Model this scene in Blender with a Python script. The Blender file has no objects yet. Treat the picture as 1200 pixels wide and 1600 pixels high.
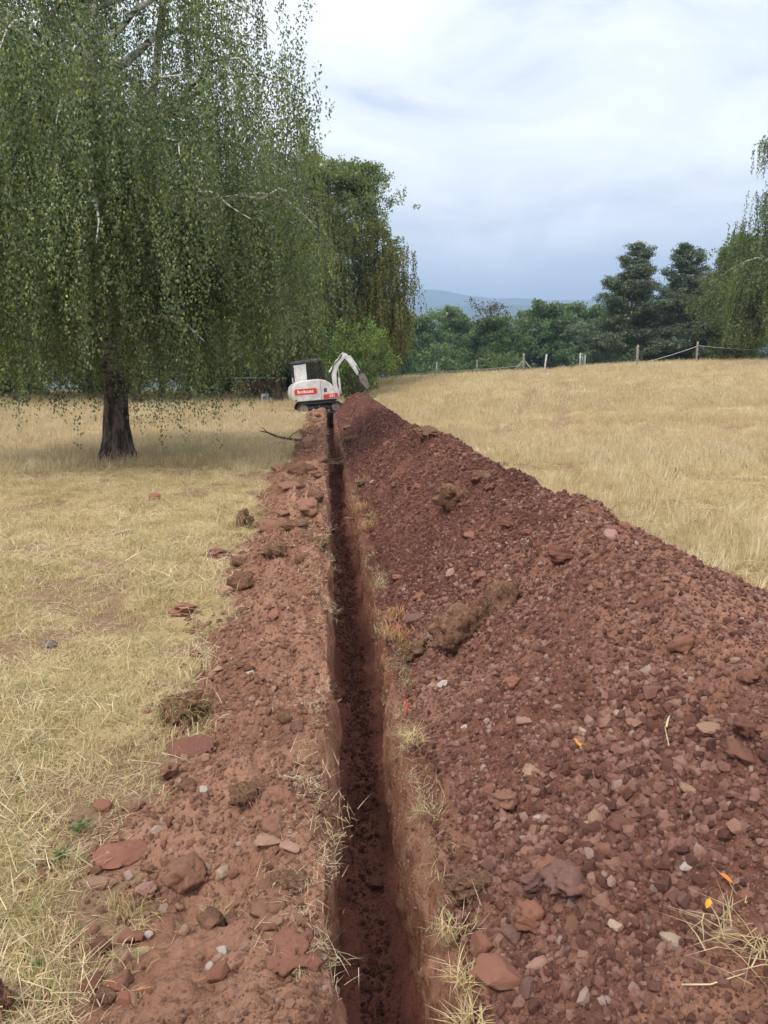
import bpy, bmesh, math, random
import numpy as np
from mathutils import Vector, Matrix, Euler

scene = bpy.context.scene
R = math.radians
# ------------------------------------------------------------------ camera
CAM_LOC = (0.0, 0.0, 1.55)
CAM_PITCH, CAM_YAW = 11.31, 4.30            # degrees down, degrees to the right of the trench
cam_data = bpy.data.cameras.new('camera')
cam_data.sensor_fit = 'VERTICAL'
cam_data.sensor_height = 24.0
cam_data.lens = 18.0
cam_data.clip_start = 0.05
cam_data.clip_end = 20000.0
cam = bpy.data.objects.new('camera', cam_data)
scene.collection.objects.link(cam)
cam.location = CAM_LOC
cam.rotation_euler = (R(90 - CAM_PITCH), 0, R(-CAM_YAW))
scene.camera = cam

# ------------------------------------------------------------------ sky and sun
SUN_EL, SUN_AZ = 52.0, 215.0                 # azimuth clockwise from +Y: behind the camera, to the left
world = bpy.data.worlds.new('World')
scene.world = world
world.use_nodes = True
wn, wl = world.node_tree.nodes, world.node_tree.links
wn.clear()
def W(t, **k):
    n = wn.new(t)
    for a, v in k.items(): setattr(n, a, v)
    return n
wout = W('ShaderNodeOutputWorld'); bg = W('ShaderNodeBackground'); wl.new(bg.outputs[0], wout.inputs[0])
sky = W('ShaderNodeTexSky', sky_type='NISHITA', sun_disc=False)
sky.sun_elevation = R(SUN_EL); sky.sun_rotation = R(SUN_AZ); sky.dust_density = 2.0
skys = W('ShaderNodeVectorMath', operation='SCALE'); skys.inputs['Scale'].default_value = 0.10
wl.new(sky.outputs[0], skys.inputs[0])
tc = W('ShaderNodeTexCoord')
sep = W('ShaderNodeSeparateXYZ'); wl.new(tc.outputs['Generated'], sep.inputs[0])
def wmath(op, a, b=None, clamp=False):
    n = W('ShaderNodeMath', operation=op, use_clamp=clamp)
    for i, v in enumerate((a, b)):
        if v is None: continue
        if isinstance(v, (int, float)): n.inputs[i].default_value = v
        else: wl.new(v, n.inputs[i])
    return n.outputs[0]
zc = wmath('ADD', wmath('MAXIMUM', sep.outputs['Z'], 0.0), 0.17)
px = wmath('DIVIDE', sep.outputs['X'], zc); py = wmath('DIVIDE', sep.outputs['Y'], zc)
cmb = W('ShaderNodeCombineXYZ'); wl.new(px, cmb.inputs[0]); wl.new(py, cmb.inputs[1])
def wnoise(vec, scale, detail, rough, dist=0.0, off=(0, 0, 0)):
    m = W('ShaderNodeMapping'); m.inputs['Location'].default_value = off
    wl.new(vec, m.inputs['Vector'])
    n = W('ShaderNodeTexNoise'); n.inputs['Scale'].default_value = scale
    n.inputs['Detail'].default_value = detail; n.inputs['Roughness'].default_value = rough
    n.inputs['Distortion'].default_value = dist
    wl.new(m.outputs[0], n.inputs['Vector'])
    return n.outputs['Fac']
n1 = wnoise(cmb.outputs[0], 1.5, 12, 0.60, 0.6, (5.2, 2.9, 0))
n2 = wnoise(cmb.outputs[0], 0.35, 4, 0.5, 0.2, (7.3, 0.4, 2))
n3 = wnoise(tc.outputs['Generated'], 7.5, 9, 0.58, 0.7, (0.35, 0.0, 0.2))
dens = wmath('ADD', wmath('MULTIPLY', n1, 0.74), wmath('MULTIPLY', n2, 0.26))
ramp = W('ShaderNodeValToRGB'); wl.new(dens, ramp.inputs[0])
e = ramp.color_ramp.elements
e[0].position = 0.38; e[0].color = (0.45, 0.475, 0.52, 1)
e[1].position = 0.60; e[1].color = (0.70, 0.705, 0.71, 1)
x = e.new(0.47); x.color = (0.57, 0.585, 0.61, 1)
# bank of darker, bluer cloud low over the horizon with ragged tops
el = sep.outputs['Z']
edge = wmath('ADD', el, wmath('MULTIPLY', wmath('SUBTRACT', n3, 0.5), -0.34))
mr = W('ShaderNodeMapRange', interpolation_type='SMOOTHSTEP'); wl.new(edge, mr.inputs['Value'])
mr.inputs['From Min'].default_value = 0.19; mr.inputs['From Max'].default_value = 0.11
mr.inputs['To Min'].default_value = 0.0; mr.inputs['To Max'].default_value = 0.88
bank_r = W('ShaderNodeValToRGB'); wl.new(n3, bank_r.inputs[0])
e = bank_r.color_ramp.elements
e[0].position = 0.35; e[0].color = (0.50, 0.53, 0.59, 1); e[1].position = 0.60; e[1].color = (0.70, 0.715, 0.74, 1)
mixb = W('ShaderNodeMix', data_type='RGBA'); wl.new(mr.outputs[0], mixb.inputs[0])
wl.new(ramp.outputs[0], mixb.inputs[6]); wl.new(bank_r.outputs[0], mixb.inputs[7])
# lowest strip: clear bluer air
mr2 = W('ShaderNodeMapRange', interpolation_type='SMOOTHSTEP'); wl.new(el, mr2.inputs['Value'])
mr2.inputs['From Min'].default_value = 0.15; mr2.inputs['From Max'].default_value = 0.05
mr2.inputs['To Min'].default_value = 0.0; mr2.inputs['To Max'].default_value = 0.75
mixh = W('ShaderNodeMix', data_type='RGBA'); wl.new(mr2.outputs[0], mixh.inputs[0])
wl.new(mixb.outputs[2], mixh.inputs[6]); mixh.inputs[7].default_value = (0.45, 0.52, 0.63, 1)
# thin gaps through which the clear sky shows
gap = W('ShaderNodeMapRange'); wl.new(n1, gap.inputs['Value'])
gap.inputs['From Min'].default_value = 0.30; gap.inputs['From Max'].default_value = 0.40
gap.inputs['To Min'].default_value = 0.85; gap.inputs['To Max'].default_value = 1.0
mixs = W('ShaderNodeMix', data_type='RGBA'); wl.new(gap.outputs[0], mixs.inputs[0])
wl.new(skys.outputs[0], mixs.inputs[6]); wl.new(mixh.outputs[2], mixs.inputs[7])
wl.new(mixs.outputs[2], bg.inputs['Color']); bg.inputs['Strength'].default_value = 1.0

sun_data = bpy.data.lights.new('sun', 'SUN')
sun_data.energy = 1.5; sun_data.angle = R(12); sun_data.color = (1.0, 0.95, 0.86)
sun = bpy.data.objects.new('sun', sun_data); scene.collection.objects.link(sun)
sd = Vector((math.sin(R(SUN_AZ)) * math.cos(R(SUN_EL)), math.cos(R(SUN_AZ)) * math.cos(R(SUN_EL)), math.sin(R(SUN_EL))))
sun.rotation_euler = sd.to_track_quat('Z', 'Y').to_euler()
sun.location = (-20, -20, 40)

vs = scene.view_settings
scene.display_settings.display_device = 'sRGB'
vs.view_transform = 'Standard'; vs.look = 'None'; vs.gamma = 1.0; vs.exposure = 1.18; vs.use_curve_mapping = False
scene.render.engine = 'CYCLES'
scene.cycles.use_denoising = True
scene.cycles.max_bounces = 4
scene.cycles.diffuse_bounces = 2
scene.cycles.use_adaptive_sampling = True
scene.cycles.adaptive_threshold = 0.025
scene.cycles.transparent_max_bounces = 8
scene.cycles.volume_bounces = 0
# ------------------------------------------------------------------ noise and terrain shape (numpy)
def _hash(ix, iy, iz, seed):
    h = (ix.astype(np.int64) * 374761393 + iy.astype(np.int64) * 668265263 + iz.astype(np.int64) * 2147483647 + seed * 1274126177) & 0xffffffff
    h = ((h ^ (h >> 13)) * 1274126177) & 0xffffffff
    h = (h ^ (h >> 16)) & 0xffffffff
    return h.astype(np.float64) / 4294967295.0
def vnoise(x, y, z=0.0, seed=0):
    """smooth value noise, about -1 .. 1"""
    x, y, z = np.broadcast_arrays(np.asarray(x, float), np.asarray(y, float), np.asarray(z, float))
    xi, yi, zi = np.floor(x), np.floor(y), np.floor(z)
    fx, fy, fz = x - xi, y - yi, z - zi
    ux, uy, uz = (f * f * f * (f * (f * 6 - 15) + 10) for f in (fx, fy, fz))
    r = 0.0
    flat = not np.any(z)
    for dz in ((0,) if flat else (0, 1)):
        wz = 1.0 if flat else (uz if dz else 1 - uz)
        for dy in (0, 1):
            wy = uy if dy else 1 - uy
            for dx in (0, 1):
                wx = ux if dx else 1 - ux
                r = r + _hash(xi + dx, yi + dy, zi + dz, seed) * wx * wy * wz
    return r * 2 - 1
def fbm(x, y, z=0.0, octaves=4, seed=0, gain=0.5):
    t, a, f = 0.0, 1.0, 1.0
    for o in range(octaves):
        t = t + a * vnoise(np.asarray(x) * f, np.asarray(y) * f, np.asarray(z) * f, seed + o * 17)
        a *= gain; f *= 2.03
    return t
def sstep(a, b, v):
    t = np.clip((np.asarray(v, float) - a) / (b - a), 0, 1)
    return t * t * (3 - 2 * t)
def smin(a, b, k):
    h = np.clip(0.5 + 0.5 * (b - a) / k, 0, 1)
    return b * (1 - h) + a * h - k * h * (1 - h)

TR0, TR1 = -1.5, 37.4                        # the trench runs along +Y from TR0 to TR1
def base_ground(x, y):
    x = np.asarray(x, float); y = np.asarray(y, float)
    st = 28 - 14 * sstep(0, 10, x)
    rise = sstep(0, 1, (y - st) / (56 - st)) * (0.9 + 0.75 * sstep(-4, 4, x) + 0.30 * sstep(2, 8, x) + 1.10 * sstep(5, 30, x))
    z = -0.0323 * np.clip(y, -30, 56) + rise
    far = np.clip(y - 56, 0, None)
    z = z - np.minimum(far * 0.13, 26 + 0.004 * far) * sstep(0, 12, far)
    return z
def ground(x, y):
    x = np.asarray(x, float); y = np.asarray(y, float)
    near = 1 - sstep(60, 90, np.hypot(x, y))
    calm = 1 - 0.75 * np.exp(-((x - 0.2) / 1.0) ** 2)
    track = np.exp(-((x - (-2.2 + 0.334 * y)) / 0.30) ** 2) + np.exp(-((x - (-0.55 + 0.331 * y)) / 0.30) ** 2)
    track = track * sstep(18, 30, y) * (1 - sstep(60, 70, y))
    return base_ground(x, y) + near * calm * (0.07 * fbm(x * 0.35, y * 0.35, seed=3, octaves=3) + 0.018 * fbm(x * 2.6, y * 2.6, seed=9, octaves=2)) - 0.10 * track
def trench_left(y):  return -0.018 + 0.020 * fbm(np.asarray(y) * 2.3, 3.3, seed=21, octaves=5, gain=0.68) + 0.012 * vnoise(np.asarray(y) * 0.4, 8.1, seed=5) * sstep(2, 6, y)
def trench_right(y):
    y = np.asarray(y, float)
    return 0.300 + 0.075 * sstep(2.4, 5.5, y) + 0.024 * fbm(y * 2.1, 7.7, seed=23, octaves=4, gain=0.6) + 0.02 * vnoise(y * 0.5, 1.1, seed=6)
def trench_depth(y): return 0.64 + 0.18 * sstep(12, 22, y) + 0.03 * fbm(np.asarray(y) * 1.3, 2.2, seed=31, octaves=3)
_HY = np.array([-3, 1.5, 2.5, 3, 4, 5, 7, 9, 10.7, 14, 17, 22, 27, 31, 34, 36.5, 38])
_HH = np.array([.60, .64, .68, .70, .79, .93, 1.10, 1.04, .90, .74, .68, .74, .82, .92, .98, .80, .0])
def heap(x, y):
    """height of the spoil heap over the field"""
    x = np.asarray(x, float); y = np.asarray(y, float)
    hc = np.interp(y, _HY, _HH) + 0.06 * vnoise(y * 0.45, 4.4, seed=41) + 0.055 * vnoise(y * 1.3, 9.4, seed=42) + 0.03 * vnoise(y * 3.1, 2.4, seed=40)
    foot = 0.40 + 0.10 * sstep(2.2, 5.5, y) + 0.05 * fbm(y * 0.9, 5.5, seed=43, octaves=3)
    wob = 0.10 * fbm(x * 0.9, y * 0.9, seed=44, octaves=3)
    left = (x - foot) * (0.74 + 0.08 * vnoise(y * 0.3, 2.0, seed=45)) + wob * np.clip((x - foot) * 1.3, 0, 1)
    right = (2.78 + 0.18 * fbm(y * 0.6, 1.5, seed=46, octaves=3) - x) * 0.66
    h = smin(smin(left, right, 0.16), hc, 0.16)
    rough = np.clip(h * 4 + 0.3, 0, 1)
    h = h + rough * (0.058 * fbm(x * 2.0, y * 2.0, seed=47, octaves=3) + 0.036 * fbm(x * 7, y * 7, seed=48, octaves=4, gain=0.55))
    return np.where(x < foot, np.clip(h, -0.05, 0.012 + 0.012 * fbm(x * 14, y * 14, seed=49, octaves=3)), h)
def bank_edge(y):
    y = np.asarray(y, float)
    return -(0.70 + 0.10 * sstep(3, 6, y) + 0.15 * fbm(y * 1.2, 6.6, seed=51, octaves=5, gain=0.62) + 0.16 * (1 - sstep(1.0, 2.6, y)))
def bank(x, y):
    """height of the low left-hand spoil bank over the field"""
    x = np.asarray(x, float); y = np.asarray(y, float)
    xo = bank_edge(y)
    hb = 0.215 + 0.085 * vnoise(y * 0.9, 3.0, seed=52) + 0.04 * vnoise(y * 2.7, 1.0, seed=53)
    t = (x - xo) / 0.42
    prof = sstep(0, 1, t) * (1 - 0.30 * sstep(-0.10, 0.02, x))
    lump = 0.80 + 0.62 * fbm(x * 2.6, y * 2.0, seed=54, octaves=3) + 0.25 * vnoise(x * 0.8, y * 1.1, seed=58)
    h = hb * prof * np.clip(lump, 0.15, 2)
    h = h + sstep(-0.1, 0.5, t) * (0.048 * fbm(x * 5, y * 5, seed=55, octaves=3) + 0.014 * fbm(x * 19, y * 19, seed=56, octaves=3) + 0.005 * vnoise(x * 55, y * 55, seed=57))
    fade = 1 - sstep(34.5, 36.5, y)
    return np.where(t < 0, t * 0.12, h) * fade - (1 - fade) * 0.06
def wheel_tracks(x, y):
    x = np.asarray(x, float); y = np.asarray(y, float)
    return (np.exp(-((x - (-2.2 + 0.334 * y)) / 0.48) ** 2) + np.exp(-((x - (-0.55 + 0.331 * y)) / 0.48) ** 2)) * sstep(18, 28, y) * (1 - sstep(58, 64, y))
def bareness(x, y):
    """0 .. 1: how far the turf is worn down to earth"""
    x = np.asarray(x, float); y = np.asarray(y, float)
    b = 0.85 * sstep(0.28, 0.80, fbm(x * 1.1, y * 1.1, seed=12, octaves=4, gain=0.6))
    b = b + 0.9 * np.exp(-(((x + 0.95) / 0.35) ** 2 + ((y - 2.5) / 0.75) ** 2)) * np.clip(0.7 + 0.8 * fbm(x * 3, y * 3, seed=13, octaves=3), 0, 1)
    b = b + 1.1 * wheel_tracks(x, y) * np.clip(0.85 + 0.6 * fbm(x * 0.8, y * 0.5, seed=14, octaves=2), 0, 1)
    b = b + 0.8 * np.exp(-(np.hypot(x + 4.1, (y - 15.3) * 1.3) / 1.3) ** 2)
    b = b + 0.95 * np.exp(-(((x - 4.6) / 1.3) ** 2 + ((y - 9.2) / 1.5) ** 2)) * np.clip(0.40 + 1.5 * fbm(x * 2.2, y * 2.2, seed=18, octaves=3), 0, 1)
    b = b + 0.55 * np.exp(-((x - bank_edge(y)) / 0.16) ** 2) * (y < 30)
    return np.clip(b, 0, 1)
def surface(x, y):
    """top of whatever lies at x, y outside the trench"""
    x = np.asarray(x, float); y = np.asarray(y, float)
    s = ground(x, y)
    s = np.where((x < 0.02) & (x > -1.4) & (y > -2) & (y < 37), np.maximum(s, ground(x, y) + bank(x, y)), s)
    s = np.where((x > 0.35) & (x < 3.6) & (y > -2) & (y < 38), np.maximum(s, ground(x, y) + heap(x, y)), s)
    return s
# ------------------------------------------------------------------ helpers
COL = scene.collection
def link(o, parent=None):
    COL.objects.link(o)
    if parent is not None: o.parent = parent
    return o
def tag(o, label=None, cat=None, group=None, kind=None):
    if label: o['label'] = label
    if cat: o['category'] = cat
    if group: o['group'] = group
    if kind: o['kind'] = kind
    return o
def empty(name, loc, rz=0.0, label=None, cat=None, group=None):
    o = bpy.data.objects.new(name, None); o.location = loc; o.rotation_euler = (0, 0, rz); o.empty_display_size = 0.2
    link(o); return tag(o, label, cat, group)
def np_mesh(name, verts, faces, mat=None, smooth=False, col=None):
    """verts (N,3); faces (M,3) or (M,4) array, or a list of index tuples"""
    me = bpy.data.meshes.new(name)
    if isinstance(faces, np.ndarray):
        k = faces.shape[1]; m = len(faces)
        me.vertices.add(len(verts)); me.vertices.foreach_set('co', np.ascontiguousarray(verts, dtype=np.float32).ravel())
        me.loops.add(m * k); me.loops.foreach_set('vertex_index', np.ascontiguousarray(faces, dtype=np.int32).ravel())
        me.polygons.add(m); me.polygons.foreach_set('loop_start', np.arange(0, m * k, k, dtype=np.int32))
        try: me.polygons.foreach_set('loop_total', np.full(m, k, dtype=np.int32))
        except Exception: pass
        me.update(calc_edges=True)
    else:
        me.from_pydata([tuple(v) for v in verts], [], [tuple(f) for f in faces]); me.update()
    me.polygons.foreach_set('use_smooth', np.full(len(me.polygons), bool(smooth)))
    if col is not None:
        a = me.color_attributes.new('col', 'FLOAT_COLOR', 'POINT')
        c = np.ones((len(verts), 4), np.float32); c[:, :3] = col
        a.data.foreach_set('color', c.ravel())
    if mat is not None: me.materials.append(mat)
    return me
def obj(name, me, parent=None, loc=(0, 0, 0), rot=(0, 0, 0), scale=(1, 1, 1)):
    o = bpy.data.objects.new(name, me); o.location = loc; o.rotation_euler = rot; o.scale = scale
    return link(o, parent)
def grid_faces(nr, nc):
    i = np.arange(nr - 1)[:, None] * nc + np.arange(nc - 1)[None]
    i = i.ravel()
    return np.stack([i, i + 1, i + nc + 1, i + nc], 1)
class MB:
    """collects shapes and links them as one mesh"""
    def __init__(s): s.v = []; s.f = []
    def add(s, v, f):
        n = len(s.v); s.v += [tuple(p) for p in v]; s.f += [tuple(i + n for i in q) for q in f]; return s
    def box(s, a, b, bev=0.0):
        (x0, y0, z0), (x1, y1, z1) = a, b
        if bev <= 0:
            v = [(x, y, z) for z in (z0, z1) for y in (y0, y1) for x in (x0, x1)]
            return s.add(v, [(0, 2, 3, 1), (4, 5, 7, 6), (0, 1, 5, 4), (2, 6, 7, 3), (0, 4, 6, 2), (1, 3, 7, 5)])
        bm = bmesh.new(); bmesh.ops.create_cube(bm, size=1.0)
        for q in bm.verts: q.co = Vector(((x0 + x1) / 2 + q.co.x * (x1 - x0), (y0 + y1) / 2 + q.co.y * (y1 - y0), (z0 + z1) / 2 + q.co.z * (z1 - z0)))
        bmesh.ops.bevel(bm, geom=bm.edges[:], offset=bev, segments=2, affect='EDGES', profile=0.6)
        return s.bm(bm)
    def bm(s, bm):
        bm.verts.ensure_lookup_table(); bm.verts.index_update()
        s.add([q.co[:] for q in bm.verts], [[q.index for q in f.verts] for f in bm.faces]); bm.free(); return s
    def tube(s, pts, rad, sides=8, cap=True):
        pts = [Vector(p) for p in pts]; n = len(pts)
        if not hasattr(rad, '__len__'): rad = [rad] * n
        ring = []; ref = None
        for i, p in enumerate(pts):
            t = (pts[min(i + 1, n - 1)] - pts[max(i - 1, 0)]).normalized()
            if ref is None:
                ref = Vector((0, 0, 1)) if abs(t.z) < 0.9 else Vector((1, 0, 0))
            u = t.cross(ref)
            if u.length < 1e-5: u = t.cross(Vector((0.3, 1, 0.2)))
            u.normalize(); w = u.cross(t).normalized(); ref = w
            ring.append([(p + (u * math.cos(a) + w * math.sin(a)) * rad[i])[:] for a in (2 * math.pi * k / sides for k in range(sides))])
        v = [q for r in ring for q in r]; f = []
        for i in range(n - 1):
            for k in range(sides):
                a, b = i * sides + k, i * sides + (k + 1) % sides
                f.append((a, b, b + sides, a + sides))
        if cap:
            f.append(tuple(reversed(range(sides)))); f.append(tuple(range((n - 1) * sides, n * sides)))
        return s.add(v, f)
    def prism(s, prof, y0, y1, bev=0.0, seg=2):
        """profile in x, z extruded along y"""
        n = len(prof)
        bm = bmesh.new()
        a = [bm.verts.new((p[0], y0, p[1])) for p in prof]; b = [bm.verts.new((p[0], y1, p[1])) for p in prof]
        fa = bm.faces.new(a); fb = bm.faces.new(list(reversed(b)))
        for i in range(n): bm.faces.new((a[i], b[i], b[(i + 1) % n], a[(i + 1) % n]))
        bmesh.ops.recalc_face_normals(bm, faces=bm.faces[:])
        if bev > 0:
            bm.edges.ensure_lookup_table()
            ed = [q for q in bm.edges if (q.verts[0].co.y == q.verts[1].co.y)]
            bmesh.ops.bevel(bm, geom=ed, offset=bev, segments=seg, affect='EDGES', profile=0.6)
        return s.bm(bm)
    def cyl(s, c, axis, r, l, sides=20):
        c = Vector(c); a = Vector(axis).normalized() * (l / 2)
        return s.tube([c - a, c + a], r, sides)
    def build(s, name, mat, parent=None, smooth=False, **k):
        return obj(name, np_mesh(name, s.v, s.f, mat, smooth), parent, **k)
def shade_auto(o, deg=35):
    bm = bmesh.new(); bm.from_mesh(o.data)
    for f in bm.faces: f.smooth = True
    for e_ in bm.edges:
        if len(e_.link_faces) == 2 and e_.calc_face_angle(0) > R(deg): e_.smooth = False
    bm.to_mesh(o.data); bm.free(); return o

# ------------------------------------------------------------------ materials
def nodes_of(name):
    m = bpy.data.materials.new(name); m.use_nodes = True
    nt = m.node_tree; nt.nodes.clear()
    out = nt.nodes.new('ShaderNodeOutputMaterial'); p = nt.nodes.new('ShaderNodeBsdfPrincipled')
    nt.links.new(p.outputs[0], out.inputs[0])
    return m, nt, p, out
class NT:
    def __init__(s, nt): s.nt = nt
    def n(s, t, **k):
        q = s.nt.nodes.new(t)
        for a, v in k.items(): setattr(q, a, v)
        return q
    def l(s, a, b): s.nt.links.new(a, b)
    def noise(s, vec, scale, detail=4, rough=0.55, dist=0.0, stretch=None):
        if stretch:
            m = s.n('ShaderNodeMapping'); m.inputs['Scale'].default_value = stretch; s.l(vec, m.inputs['Vector']); vec = m.outputs[0]
        q = s.n('ShaderNodeTexNoise'); q.inputs['Scale'].default_value = scale; q.inputs['Detail'].default_value = detail
        q.inputs['Roughness'].default_value = rough; q.inputs['Distortion'].default_value = dist
        s.l(vec, q.inputs['Vector']); return q.outputs['Fac']
    def voro(s, vec, scale, feature='F1'):
        q = s.n('ShaderNodeTexVoronoi', feature=feature); q.inputs['Scale'].default_value = scale; s.l(vec, q.inputs['Vector']); return q
    def ramp(s, fac, stops):
        q = s.n('ShaderNodeValToRGB'); s.l(fac, q.inputs[0]); e = q.color_ramp.elements
        while len(e) < len(stops): e.new(0.5)
        for i, (p, c) in enumerate(stops):
            e[i].position = p; e[i].color = (*c, 1) if len(c) == 3 else c
        return q.outputs[0]
    def mix(s, fac, a, b, mode='MIX'):
        q = s.n('ShaderNodeMix', data_type='RGBA', blend_type=mode)
        for i, v in ((0, fac), (6, a), (7, b)):
            if isinstance(v, (int, float)): q.inputs[i].default_value = v
            elif isinstance(v, tuple): q.inputs[i].default_value = (*v, 1)
            else: s.l(v, q.inputs[i])
        return q.outputs[2]
    def rng(s, v, a, b, c=0.0, d=1.0, smooth=True):
        q = s.n('ShaderNodeMapRange'); q.interpolation_type = 'SMOOTHSTEP' if smooth else 'LINEAR'
        s.l(v, q.inputs['Value'])
        for k, w in zip(('From Min', 'From Max', 'To Min', 'To Max'), (a, b, c, d)): q.inputs[k].default_value = w
        return q.outputs[0]
    def math(s, op, a, b=None):
        q = s.n('ShaderNodeMath', operation=op)
        for i, v in enumerate((a, b)):
            if v is None: continue
            if isinstance(v, (int, float)): q.inputs[i].default_value = v
            else: s.l(v, q.inputs[i])
        return q.outputs[0]
    def bump(s, h, p, strength=0.5, dist=0.01, normal=None):
        q = s.n('ShaderNodeBump'); q.inputs['Strength'].default_value = strength; q.inputs['Distance'].default_value = dist
        s.l(h, q.inputs['Height'])
        if normal is not None: s.l(normal, q.inputs['Normal'])
        if p is not None: s.l(q.outputs[0], p.inputs['Normal'])
        return q.outputs[0]
    def pos(s): return s.n('ShaderNodeNewGeometry').outputs['Position']
    def objc(s): return s.n('ShaderNodeTexCoord').outputs['Object']

def mat_plain(name, c1, c2, scale=8.0, rough=0.6, metal=0.0, bump=0.0, bscale=60.0, spec=0.3, stretch=None):
    """paint, bark, wood or metal: two tones broken up by noise, a little relief"""
    m, nt, p, out = nodes_of(name); t = NT(nt); v = t.objc()
    f = t.noise(v, scale, 6, 0.6, 0.3, stretch)
    t.l(t.ramp(f, [(0.32, c1), (0.68, c2)]), p.inputs['Base Color'])
    p.inputs['Roughness'].default_value = rough; p.inputs['Metallic'].default_value = metal
    p.inputs['Specular IOR Level'].default_value = spec
    t.l(t.rng(f, 0.3, 0.7, max(0.05, rough - 0.12), min(1, rough + 0.12)), p.inputs['Roughness'])
    if bump > 0: t.bump(t.noise(v, bscale, 5, 0.6, 0, stretch), p, 0.6, bump)
    return m

def mat_soil(name, dry, damp, dark, dist_near=None, fibre=0.0):
    m, nt, p, out = nodes_of(name); t = NT(nt); v = t.pos()
    big = t.noise(v, 0.8, 4, 0.6, 0.5); mid = t.noise(v, 6.0, 6, 0.62, 0.4); fine = t.noise(v, 45.0, 5, 0.65)
    c = t.mix(t.rng(big, 0.42, 0.60), damp, dry)
    if dist_near:                            # dug later and still damp further along the trench
        s_ = t.n('ShaderNodeSeparateXYZ'); t.l(v, s_.inputs[0])
        far = t.rng(t.math('ADD', s_.outputs['Y'], t.math('MULTIPLY', mid, 1.5)), dist_near[0], dist_near[1])
        c = t.mix(far, c, t.mix(t.rng(big, 0.40, 0.62), dark, damp))
    c = t.mix(t.rng(mid, 0.52, 0.70, 0, 0.55), c, dry)
    c = t.mix(t.rng(mid, 0.46, 0.32, 0, 0.6), c, dark)
    c = t.mix(t.rng(fine, 0.50, 0.33, 0, 0.55), c, dark)
    c = t.mix(t.rng(fine, 0.58, 0.72, 0, 0.35), c, tuple(min(1, a * 1.35) for a in dry))
    t.l(c, p.inputs['Base Color']); p.inputs['Roughness'].default_value = 0.95; p.inputs['Specular IOR Level'].default_value = 0.12
    vo = t.voro(v, 70.0); h = t.math('ADD', t.math('MULTIPLY', vo.outputs['Distance'], -0.6), t.noise(v, 110.0, 6, 0.7))
    b1 = t.bump(t.noise(v, 28.0, 6, 0.65, 0.3), None, 0.9, 0.020)
    t.bump(h, p, 0.9, 0.008, b1)
    return m
def mat_wall(name):
    """cut trench side: scraped by the bucket teeth, roots near the top"""
    m, nt, p, out = nodes_of(name); t = NT(nt); v = t.pos()
    st = t.noise(v, 9.0, 6, 0.65, 0.6, (1.5, 1.3, 0.55)); fine = t.noise(v, 70.0, 5, 0.65, 0.2, (1, 1, 0.7)); big = t.noise(v, 1.6, 4, 0.6, 0.4)
    c = t.mix(t.rng(st, 0.34, 0.64), (0.25, 0.116, 0.076), (0.41, 0.222, 0.145))
    c = t.mix(t.rng(big, 0.5, 0.7, 0, 0.6), c, (0.24, 0.105, 0.068))
    c = t.mix(t.rng(fine, 0.45, 0.32, 0, 0.75), c, (0.085, 0.036, 0.028))
    c = t.mix(t.rng(fine, 0.60, 0.72, 0, 0.4), c, (0.46, 0.28, 0.19))
    t.l(c, p.inputs['Base Color']); p.inputs['Roughness'].default_value = 0.95; p.inputs['Specular IOR Level'].default_value = 0.1
    b1 = t.bump(t.noise(v, 22.0, 6, 0.65, 0.4, (1, 1, 0.6)), None, 0.9, 0.03)
    t.bump(fine, p, 0.8, 0.008, b1)
    return m
def mat_stone(name, stops, speck=(0.05, 0.04, 0.04), dust=(0.24, 0.11, 0.085), dustiness=0.5, scale=18.0):
    """stones: tone picked per stone, dusted with red soil"""
    m, nt, p, out = nodes_of(name); t = NT(nt); v = t.objc()
    oi = t.n('ShaderNodeObjectInfo')
    c = t.ramp(oi.outputs['Random'], stops)
    f = t.noise(v, scale, 6, 0.65, 0.3)
    c = t.mix(t.rng(f, 0.40, 0.62, 0, dustiness), c, dust)
    c = t.mix(t.rng(t.noise(v, scale * 4, 4, 0.6), 0.42, 0.30, 0, 0.55), c, speck)
    t.l(c, p.inputs['Base Color']); p.inputs['Roughness'].default_value = 0.9; p.inputs['Specular IOR Level'].default_value = 0.18
    t.bump(t.noise(v, scale * 2.5, 6, 0.68), p, 0.7, 0.01)
    return m
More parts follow.
